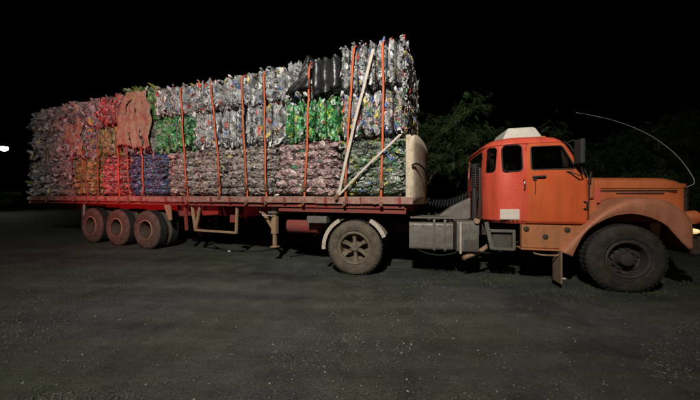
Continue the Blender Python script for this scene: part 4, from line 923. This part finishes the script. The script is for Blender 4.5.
# draped black sheet: a torn triangle across the small clear bale
def drape():
    rows = []; rg = np.random.default_rng(2)
    for i in range(13):
        t = i/12; row = []
        xl, xr_ = -2.02-0.52*t**1.3, -1.965
        for j in range(9):
            q = j/8; x = xl+(xr_-xl)*q; z = 4.44-0.70*t-0.05*math.sin(4*q+2*t)*t
            row.append((x, -1.235-0.030*math.sin(7*q+9*t)-0.02*rg.random()-0.01*t, z))
        rows.append(row)
    top = [(x, y+0.25, z+0.02) for x, y, z in rows[0]]
    return [top]+rows
dm = MB().sheet([[tuple(MT.to_3x3() @ Vector((x+2.2, y+1.2, z-3.6))) for x, y, z in r] for r in drape()])
do = dm.build('black_sheet', 'black_film', None, 70, loc=tw(-2.2, -1.2, 3.6)); do.modifiers.new('s', 'SOLIDIFY').thickness = 0.006
tag(do, 'torn black plastic sheet draped over the small clear bale on top', 'plastic sheet')
# cardboard sheets hanging over the load
def hang_sheet(name, edges, folds, seed, label, slits=()):
    # edges: rows of (photo y, left x, right x) on the side of the load
    rg = np.random.default_rng(seed); ny, nx = 46, 44; rows = []; ph = rg.random(8)*6.28
    ys = [e[0] for e in edges]
    rag_b = np.cumsum(rg.normal(0, 0.012, nx+1)); rag_b -= rag_b.mean()
    for i in range(ny+1):
        t = i/ny; yy = ys[0]+(ys[-1]-ys[0])*t
        xl = np.interp(yy, ys, [e[1] for e in edges]); xr_ = np.interp(yy, ys, [e[2] for e in edges])
        ul, ur = TL.at(xl, yy, 1.25)[0], TL.at(xr_, yy, 1.25)[0]; row = []
        wob = 0.03*math.sin(11*t+ph[0])+0.02*math.sin(27*t+ph[1])
        for j in range(nx+1):
            q = j/nx; x = ul+(ur-ul)*q+wob*(1-2*q)*0.6; z = TL.at((xl+xr_)/2, yy, 1.25)[1]+rag_b[j]*t*1.6+0.02*math.sin(6*q+ph[2])
            d = 0.050*abs(math.sin(math.pi*(folds*q+0.35*math.sin(2.5*t+ph[3])+0.2*math.sin(6*q+ph[4]))))**1.4
            d += 0.022*math.sin(5*t+7*q+ph[5])+0.014*math.sin(19*t-6*q+ph[6])+0.012*math.sin(31*q+8*t)+0.008*abs(math.sin(23*q+17*t+3*math.sin(9*t)))+rg.normal(0, 0.004)
            d += 0.05*math.exp(-((t-0.42-0.05*math.sin(4*q))/0.06)**2)          # the crumpled waist
            row.append((x, -1.215-d-0.05*t, z))
        rows.append(row)
    rows = [[(x, y+0.30, z+0.01) for x, y, z in rows[0]], [(x, y+0.05, z+0.015) for x, y, z in rows[0]]]+rows
    c = rows[-1][nx//2]; R3 = MT.to_3x3(); mb = MB().sheet([[tuple(R3 @ (Vector(p)-Vector(c))) for p in r] for r in rows])
    keep = []                                      # torn slits and notches
    for f in mb.f:
        i, j = divmod(f[0], nx+1); t, q = i/ny, j/nx
        if any(a <= t <= b_ and abs(q-c_-0.04*math.sin(14*t)) < w_*(1-abs((t-a)/(b_-a)*2-1)) for a, b_, c_, w_ in slits): continue
        keep.append(f)
    mb.f = keep
    o = mb.build(name, 'cardboard', None, 50, loc=tw(*c)); o.modifiers.new('s', 'SOLIDIFY').thickness = 0.008
    return tag(o, label, 'cardboard')
hang_sheet('cardboard_sheet', [(93, 127, 145), (99, 122, 146), (108, 118, 149), (112, 117.5, 150.5), (130, 117, 150.5), (148, 117, 151.5)], 4.6, 4,
           'large crumpled tan cardboard sheet hanging over two tiers beside the deep green bale',
           ((0.10, 0.45, 0.30, 0.05), (0.22, 0.50, 0.62, 0.035), (0.78, 1.12, 0.40, 0.03), (0.70, 1.12, 0.74, 0.025)))
hang_sheet('cardboard_piece', [(125, 66, 83), (135, 67, 83), (146, 70, 84), (156, 73, 83)], 2.6, 9, 'torn cardboard piece on the ragged bales near the trailer tail', ((0.6, 1.1, 0.5, 0.05),))

# ------------------------------------------------------------------ lashing straps
def ribbon(path, width, along):                   # path of (u, y, z); the ribbon's width runs along u
    rows = [[(x-width/2, y, z) for x, y, z in path], [(x+width/2, y, z) for x, y, z in path]]
    return rows
def strap(px_b, px_t, material, label, width=0.042, over=True, ztop=4.56, buckle=True, out=1.225, name='lashing_strap', group='orange lashing straps over the load', seed=0, low=1.42):
    ub, _ = TL.at(px_b[0], px_b[1], out); ut, zt = TL.at(px_t[0], px_t[1], out)
    rg = random.Random(seed+int(px_b[0])); path = []
    zt_ = ztop if over else zt
    if over:
        zb_ = TL.at(px_b[0], px_b[1], out)[1]
        ut = ub+(ut-ub)*(ztop-low)/max(0.3, (zt-low))
    N = 26
    for i in range(N+1):
        t = i/N; z = low+(zt_-low)*t
        foot = max(0, 1-(z-low)/0.16)
        tier = 0.030*abs(math.sin(math.pi*(z-1.55)/1.02))**0.5 if z > 1.55 else 0
        top = max(0, (z-(ztop-0.20))/0.20) if over else 0
        path.append((ub+(ut-ub)*t+0.014*math.sin(5*t+ub*3), -out-tier-(1.292-out)*foot*(out < 1.29)+0.11*top**2, z))
    if over:
        path[-1] = (ut, -out+0.12, ztop-0.004)
        for y in (-0.95, -0.6, 0, 0.6, 1.1): path.append((ut, y, ztop+0.004*math.sin(y*3)+0.004))
        for i in range(9): path.append((ut, out+0.012, ztop-0.03-(ztop-low-0.03)*i/8))
    c = Vector((ub, -out, low)); R3 = MT.to_3x3()
    root = empty(name, tw(*c), ROT, label, 'strap', group)
    a = [Vector(p)-c for p in path]
    mb = MB(); tw_ = [0.15*math.sin(k*0.8+ub) for k in range(len(a))]
    mb.sheet([[(p.x-width/2, p.y+0.012*w_, p.z) for p, w_ in zip(a, tw_)], [(p.x+width/2, p.y-0.012*w_, p.z) for p, w_ in zip(a, tw_)]])
    o = mb.build('webbing', material, root, 60); s_ = o.modifiers.new('s', 'SOLIDIFY'); s_.thickness = 0.005; s_.offset = 0
    if buckle:
        zz = 0.28+0.1*rg.random(); bk = MB(); xx = (ut-ub)*zz/(zt_-low)
        bk.box(xx-0.035, xx+0.035, -0.066, -0.022, zz-0.05, zz+0.05); bk.tube([(xx-0.04, -0.07, zz+0.02), (xx+0.04, -0.07, zz+0.02)], 0.014, 8); bk.box(xx-0.03, xx+0.03, -0.082, -0.064, zz+0.03, zz+0.11)
        bk.build('ratchet', 'buckle_metal', root, bevel=0.005)
    hk = MB(); hk.box(-0.03, 0.03, -0.085, -0.055, -0.06, 0.03); hk.build('hook', 'buckle_metal', root, bevel=0.004)
    return root
O = 'strap_orange'
strap((381.5, 198), (382, 38), O, 'orange strap over the front bales, right beside the plywood headboard', ztop=4.545)
strap((345, 200), (353, 40), O, 'orange strap over the front bales, crossing both pale straps near its foot', ztop=4.545)
strap((304, 197), (310, 57), O, 'orange strap running down between the black film lobes and over the bright green bale', ztop=4.375)
strap((267, 195), (262.5, 60), O, 'orange strap over the clear bale beside the bright green bale', ztop=4.375)
strap((247.5, 194), (241, 75), O, 'orange strap ending on the trailer rail over the landing leg brace', ztop=4.375)
strap((221, 188), (211, 85), O, 'slanting orange strap over the narrow clear middle bale, ending above the hanging carrier', ztop=4.375, low=1.55)
strap((188.5, 195), (181, 100), O, 'slanting orange strap over the edge of the deep green bale', ztop=4.37)
strap((145, 187), (140.5, 143), O, 'short orange strap coming out from under the large cardboard sheet over the blue-grey bale', over=False, buckle=False, low=1.62)
strap((131, 192), (126, 143), 'strap_rust', 'short rusty brown strap from under the cardboard to the blue-grey bale foot', over=False, buckle=False)
strap((119.5, 192), (118, 118), O, 'dull orange strap along the edge between cardboard and red-tinted bale', over=False, buckle=False)
strap((99, 195), (97, 125), 'strap_rust', 'rusty brown strap between the olive and the red-tinted floor bales', over=False, buckle=False)
strap((89, 195), (84, 150), 'strap_rust', 'rusty brown strap over the dark olive floor bale', over=False, buckle=False)
strap((75.5, 195), (70, 150), 'strap_rust', 'rusty brown strap hanging from the torn cardboard piece', over=False, buckle=False)
strap((49, 194), (45, 140), 'strap_rust', 'rusty brown strap on the ragged bales at the trailer tail', over=False, buckle=False)
strap((338, 194), (372, 50), 'strap_white', 'long pale strap slanting down from the tallest bale to the trailer rail', over=False, width=0.062, buckle=False, out=1.255, low=1.56, group='pale straps across the front bales')
strap((337, 196), (399.5, 134.5), 'strap_white', 'short pale strap slanting from the headboard corner across the dark green bale', over=False, width=0.062, buckle=False, out=1.275, low=1.54, group='pale straps across the front bales')

# ------------------------------------------------------------------ things on the ground
def ground_pt(px, py):
    d = ((px-350)/F_PX, 1.0, -(py-HOR)/F_PX); t = CAMZ/(-d[2])
    for _ in range(8): t = (CAMZ-gh(d[0]*t, t))/(-d[2])
    return Vector((d[0]*t, t, gh(d[0]*t, t)))
def ground_tube(pix, r, label):  # thin black tube laid along a line on the ground
    ps = smooth_curve([ground_pt(*p) for p in pix], 40); c = Vector(ps[0])
    o = MB().tube([(p[0]-c.x, p[1]-c.y, gh(p[0], p[1])+r-c.z+0.004) for p in ps], r, 8).build('black_tube', 'hose_black', None, 60, loc=c)
    tag(o, label, 'hose')
ground_tube([(214, 246.5), (221, 250), (240, 252), (262, 251.5), (282, 248)], 0.022, 'thin black tube lying curved on the ground below the landing leg')
ground_tube([(290, 257.5), (303, 255.5), (314, 252.5), (330, 250.5)], 0.022, 'short thin black tube on the ground beside the drive wheel')

rg = np.random.default_rng(11)
def scatter(n, fn, rmin, rmax, pw):
    P = []
    while len(P) < n:
        x, y = rg.uniform(0, 700), 205+195*rg.random()**pw
        p = ground_pt(x, y)
        if p.y < 16 and fn(x, y): P.append(p)
    return P
OCT = np.array([(1,0,0),(0,1,0),(-1,0,0),(0,-1,0),(0,0,1),(0,0,-1)], float)
OCF = np.array([(0,1,4),(1,2,4),(2,3,4),(3,0,4),(1,0,5),(2,1,5),(3,2,5),(0,3,5)])
def rock_mesh(P, r0, r1, flat, name):
    N = len(P); s_ = r0+(r1-r0)*rg.random(N)**3
    V = OCT[None]*s_[:, None, None]*(1+rg.normal(0, 0.3, (N, 6, 1)))*np.array([1, 1, flat])
    a = rg.random(N)*6.28; ca, sa = np.cos(a)[:, None], np.sin(a)[:, None]
    X = V[..., 0]*ca*1.3-V[..., 1]*sa; Y = V[..., 0]*sa*1.3+V[..., 1]*ca
    V = np.stack([X, Y, V[..., 2]+(s_*flat*0.35)[:, None]], -1)+np.array([tuple(p) for p in P])[:, None]
    return np_mesh(name, V.reshape(-1, 3), (OCF[None]+(np.arange(N)*6)[:, None, None]).reshape(-1, 3))
st = scatter(8000, lambda x, y: rg.random() < (1.0 if math.sin(x*0.017+1.2)+math.sin(y*0.045+x*0.016) > 0.5 else 0.10), 0, 0, 0.9)
tag(link('gravel', rock_mesh(st, 0.003, 0.016, 0.6, 'gravel'), 'stone'), 'loose grey gravel strewn over the dark ground', 'gravel', kind='stuff')
sc_ = scatter(420, lambda x, y: rg.random() < 0.35+0.65*math.exp(-((x-380)/230)**2), 0, 0, 1.1)
tag(link('litter', rock_mesh(sc_, 0.003, 0.013, 0.3, 'litter'), 'scrap'), 'tiny pale plastic scraps scattered on the ground', 'litter', kind='stuff')
for k, (px, py, lab) in enumerate(((565, 279, 'white plastic scrap on the grass between mud flap and front wheel'), (229, 251.5, 'white plastic scrap beside the curved black tube'))):
    p = ground_pt(px, py); o = MB()
    o.rings([[((0.045-0.012*k)*math.cos(a)*(1+.3*math.sin(3*a+k))*w_, 0.02*math.sin(a)*w_, z) for a in np.linspace(0, 6.28, 12)[:-1]] for w_, z in ((0.8, 0.0), (1, 0.012), (0.7, 0.026+0.004*k))])
    tag(o.build('plastic_scrap', 'white_plastic', None, 50, loc=p), lab, 'scrap')

# grass: short blades, thick round the front wheel, thin elsewhere on the right
def grass(pts, hmin, hmax, name, label):
    N = len(pts); a = rg.random(N)*6.28; h = rg.uniform(hmin, hmax, N); w = rg.uniform(0.003, 0.007, N)
    P = np.array([tuple(p) for p in pts]); d = np.stack([np.cos(a), np.sin(a), 0*a], -1); l = rg.normal(0, 0.5, (N, 3))*h[:, None]; l[:, 2] = 0
    up = np.array([0, 0, 1.])
    V = np.stack([P-d*w[:, None], P+d*w[:, None], P+d*w[:, None]*.7+l*.35+up*(h*.6)[:, None], P-d*w[:, None]*.7+l*.35+up*(h*.6)[:, None], P+l+up*h[:, None], P+l+up*h[:, None]+d*0.001], 1)
    F = np.array([(0, 1, 2, 3), (3, 2, 5, 4)])
    C = np.array([(.06, .095, .026), (.08, .10, .036), (.045, .07, .02), (.11, .11, .05)])[rg.integers(0, 4, N)]
    me = np_mesh(name, V.reshape(-1, 3), (F[None]+(np.arange(N)*6)[:, None, None]).reshape(-1, 4), np.repeat(C[:, None], 6, 1).reshape(-1, 3))
    tag(link(name, me, 'grass_blade'), label, 'grass', kind='stuff')
pts = []
for _ in range(5000):
    u = rg.uniform(1.0, 7.2); s_ = 0.3+rg.normal(0.75, 0.55)
    if u < 3.0 and rg.random() > (u-0.6)/3.2: continue
    p = TR.world(u, s_); cl = math.sin(p.x*3.7+p.y*2.1)+math.sin(p.x*1.9-p.y*4.3)
    if cl+rg.normal(0, .5) < 0.1: continue
    p.z = gh(p.x, p.y)-0.002; pts.append(p)
grass(pts, 0.01, 0.045, 'grass', 'short sparse grass around and under the front of the truck')

# ------------------------------------------------------------------ trees behind the truck
def tree_meshes(seed, H, spread, crown0, sprigs, leaf=0.06):
    r_ = random.Random(seed); tb = MB(); ends = []
    top = Vector((r_.uniform(-.3, .3), r_.uniform(-.3, .3), H*0.55))
    pts = [Vector((0, 0, -0.1)), Vector((0.05, 0.03, H*0.2)), Vector((top.x*0.5, top.y*0.5, H*0.38)), top]
    tb.tube(pts, [0.16*H/5, 0.12*H/5, 0.10*H/5, 0.07*H/5], 10)
    for k in range(11):
        a = 2*math.pi*k/11+r_.uniform(-.3, .3); z0 = H*r_.uniform(crown0, 0.55); rad = spread*r_.uniform(0.6, 1.0)
        p0 = Vector((0, 0, z0)).lerp(top, 0.5) if z0 > H*.4 else Vector((0.03, 0.02, z0)); p0.z = z0
        e = Vector((rad*math.cos(a), rad*math.sin(a), z0+H*r_.uniform(0.1, 0.42))); mid = p0.lerp(e, 0.5)+Vector((0, 0, 0.15*H*r_.uniform(.2, 1)))
        br = smooth_curve([p0, mid, e], 7); tb.tube(br, [0.05*H/5*(1-0.8*i/6) for i in range(7)], 6)
        for q in range(5):
            b0 = Vector(br[r_.randint(2, 6)]); d = Vector((r_.gauss(0, 1), r_.gauss(0, 1), r_.gauss(0.1, .6))).normalized()*r_.uniform(.4, .9)*spread*0.4
            tb.tube([b0, b0+d*0.5+Vector((0, 0, 0.05)), b0+d], [0.014, 0.009, 0.004], 4); ends += [b0+d*0.4, b0+d*0.7, b0+d]
        ends += [Vector(x) for x in br[3:]]
    rgl = np.random.default_rng(seed); E_ = np.array([tuple(e) for e in ends])
    base = E_[rgl.integers(0, len(E_), sprigs)]+rgl.normal(0, 0.16*spread/1.8, (sprigs, 3))
    dirs = rgl.normal(0, 1, (sprigs, 3)); dirs[:, 2] = dirs[:, 2]*0.5-0.45; dirs /= np.linalg.norm(dirs, axis=1)[:, None]
    side = np.cross(dirs, rgl.normal(0, 1, (sprigs, 3))); side /= np.linalg.norm(side, axis=1)[:, None]
    ln = rgl.uniform(0.16, 0.34, sprigs); V = []
    for k in range(6):                             # six pairs of leaflets along each drooping sprig
        t = (k+1)/6.5; c = base+dirs*(ln*t)[:, None]; c[:, 2] -= 0.10*t*t
        for sg in (-1, 1):
            q = side*sg; wv = np.cross(q, dirs); w = leaf*(1-0.4*abs(t-.4)); sl = dirs*0.35
            tip = c+(q+sl)*w*1.7+rgl.normal(0, .006, (sprigs, 3)); m_ = c+(q+sl)*w*0.8
            V.append(np.stack([c, m_+dirs*w*.32+wv*.004, tip, m_-dirs*w*.32-wv*.004], 1))
    V = np.stack(V, 1).reshape(-1, 3); nq = len(V)//4
    tone = np.array([(.034, .062, .016), (.044, .078, .022), (.026, .048, .014), (.052, .085, .026)])[rgl.integers(0, 4, sprigs)]*rgl.uniform(.8, 1.2, (sprigs, 1))
    C = np.repeat(tone, 48, 0)
    lm = np_mesh('crown', V, np.arange(nq*4).reshape(-1, 4), C); lm.materials.append(MATS['leaf'])
    tm_ = tb.mesh('trunk'); tm_.materials.append(MATS['bark'])
    return tm_, lm
kinds = [tree_meshes(1, 5.2, 2.0, 0.22, 3600), tree_meshes(2, 4.6, 2.1, 0.18, 3600), tree_meshes(3, 3.4, 1.7, 0.15, 3000)]
def plant(kind, px, dist, scale, rot, name, label, group=None):
    X = (px-350)/F_PX*dist; o = empty(name, (X, dist, gh(X, dist)), (0, 0, rot), label, 'tree', group); o.scale = (scale,)*3
    link('trunk', kinds[kind][0], None, o); link('crown', kinds[kind][1], None, o)
plant(0, 420, 13.5, 1.3, 0.4, 'leafy_tree', 'feathery green tree behind the gap between headboard and cab')
plant(1, 487, 15.0, 1.46, 1.9, 'leafy_tree', 'dim green tree whose top shows over the cab roof')
plant(1, 600, 18.5, 1.6, 0.9, 'leafy_tree', 'dark tree behind the windscreen end of the cab')
plant(0, 655, 17.5, 1.45, 3.0, 'leafy_tree', 'dark tree behind the orange bonnet and the whip aerial')
plant(1, 712, 18.5, 1.5, 4.0, 'leafy_tree', 'dark tree beyond the front bumper')
plant(2, 560, 13.5, 0.85, 2.2, 'bushy_tree', 'low bushy tree seen through the cab window')
plant(2, 625, 13.0, 0.85, 5.2, 'bushy_tree', 'low bushy tree just behind the bonnet')
plant(2, 690, 13.6, 0.9, 1.2, 'bushy_tree', 'low bushy tree behind the front fender end')
plant(2, 4, 34, 0.75, 0.5, 'bushy_tree', 'faint distant bush below the far street lamp')

# ------------------------------------------------------------------ lamps of the place, and an added red one
# distant street lamp at the far left
d_ = 30.0; lx, lz = (3-350)/F_PX*d_, CAMZ+(HOR-148)/F_PX*d_
sl = empty('street_lamp', (lx-1.6, d_, 0), (0, 0, 0), 'distant lit street lamp on a tall pole beyond the trailer tail', 'street lamp')
MB().tube([(0, 0, 0), (0, 0, lz-0.4), (0.25, 0, lz), (1.2, 0, lz+0.12)], [0.09, 0.06, 0.05, 0.04], 10).build('pole', 'mast_grey', sl, 50)
MB().rings([[(x, y*w_, lz+z*w_+0.1) for y, z in ((-.2, .02), (.2, .02), (.14, .14), (-.14, .14))] for x, w_ in ((1.1, .7), (1.35, 1), (2.0, 1), (2.15, .6))]).build('lamp_head', 'mast_grey', sl, bevel=0.02)
MB().rings([[(1.68+0.42*math.cos(a), 0.26*math.sin(a)*math.cos(b_), lz-0.06+0.27*math.sin(a)*math.sin(b_)) for b_ in np.linspace(0, 6.283, 19)[:-1]] for a in np.linspace(0.1, 3.04, 15)]).build('lens', 'lamp_glow', sl, 60)
l_ = bpy.data.lights.new('street_lamp_light', 'POINT'); l_.energy = 90; l_.color = (0.95, 1, 0.85); l_.shadow_soft_size = 0.15
lo = bpy.data.objects.new('street_lamp_light', l_); COL.objects.link(lo); lo.parent = sl; lo.location = (1.7, 0, lz-0.75)
# yard floodlight on a mast behind the photographer
fd = (FLOOD_AIM-FLOOD_POS).normalized(); q = fd.to_track_quat('-Z', 'Y')
fm = empty('floodlight_mast', (FLOOD_POS.x, FLOOD_POS.y-0.35, 0), (0, 0, 0), 'yard floodlight on a steel mast facing the loaded trailer', 'floodlight')
MB().tube([(0, 0, 0), (0, 0, FLOOD_POS.z+0.2)], [0.11, 0.07], 12).build('pole', 'mast_grey', fm, 50)
hm = MB(); hm.rings([[(-0.34, -0.26, z), (0.34, -0.26, z), (0.34, 0.26, z), (-0.34, 0.26, z)] for z in (0.0, 0.10)]); hm.rings([[(-0.34*w_, -0.26*w_, z), (0.34*w_, -0.26*w_, z), (0.34*w_, 0.26*w_, z), (-0.34*w_, 0.26*w_, z)] for z, w_ in ((0.101, 1), (0.24, 0.6))])
ho = hm.build('housing', 'mast_grey', fm, bevel=0.01); ho.rotation_euler = q.to_euler(); ho.location = (0, 0.35, FLOOD_POS.z)
lo_ = MB().box(-0.31, 0.31, -0.23, 0.23, -0.012, -0.002).build('lens', 'lamp_glow', fm); lo_.rotation_euler = q.to_euler(); lo_.location = (0, 0.35, FLOOD_POS.z)
l_ = bpy.data.lights.new('floodlight_light', 'SPOT'); l_.shadow_soft_size = 0.12; l_.energy = FLOOD_W; l_.color = (1.0, 0.97, 0.90); l_.spot_size = R(116); l_.spot_blend = 1.0
lo = bpy.data.objects.new('floodlight_light', l_); COL.objects.link(lo); lo.parent = fm; lo.rotation_euler = q.to_euler(); lo.location = Vector((0, 0.35, FLOOD_POS.z))+fd*0.16
# added red lamp on a stand, out of view, reddening the tail bales
rl = empty('added_red_lamp', (RED_POS.x, RED_POS.y, gh(RED_POS.x, RED_POS.y)), (0, 0, 0.4), 'added red lamp on a tripod stand off to the side, reddening the tail bales', 'added lamp')
hz = RED_POS.z
for k in range(3):
    a = 2.1*k; MB().bar((0.03*math.cos(a), 0.03*math.sin(a), hz-0.2), (0.28*math.cos(a), 0.28*math.sin(a), 0.0), 0.03, 0.03).build('leg', 'mast_grey', rl)
MB().rings([[(0.11*math.cos(q_), 0.11*math.sin(q_), z) for q_ in np.linspace(0, 6.283, 17)[:-1]] for z in (hz-0.22, hz-0.10)]).build('base', 'rubber_black', rl, 40, 0.008)
MB().rings([[(r_*math.cos(q_), r_*math.sin(q_), z) for q_ in np.linspace(0, 6.283, 17)[:-1]] for z, r_ in ((hz-0.098, .09), (hz, .09), (hz+0.05, .06))]).build('lens', 'red_glow', rl, 40)
l_ = bpy.data.lights.new('red_lamp_light', 'SPOT'); l_.energy = RED_W; l_.color = (1, 0.10, 0.12); l_.shadow_soft_size = 0.05; l_.spot_size = R(88); l_.spot_blend = 1.0
lo = bpy.data.objects.new('red_lamp_light', l_); COL.objects.link(lo); rd = (RED_AIM-RED_POS).normalized()
lo.parent = rl; lo.location = Matrix.Rotation(-0.4, 3, 'Z') @ (rd*0.16)+Vector((0, 0, hz)); lo.rotation_euler = (Matrix.Rotation(-0.4, 3, 'Z') @ rd).to_track_quat('-Z', 'Y').to_euler()
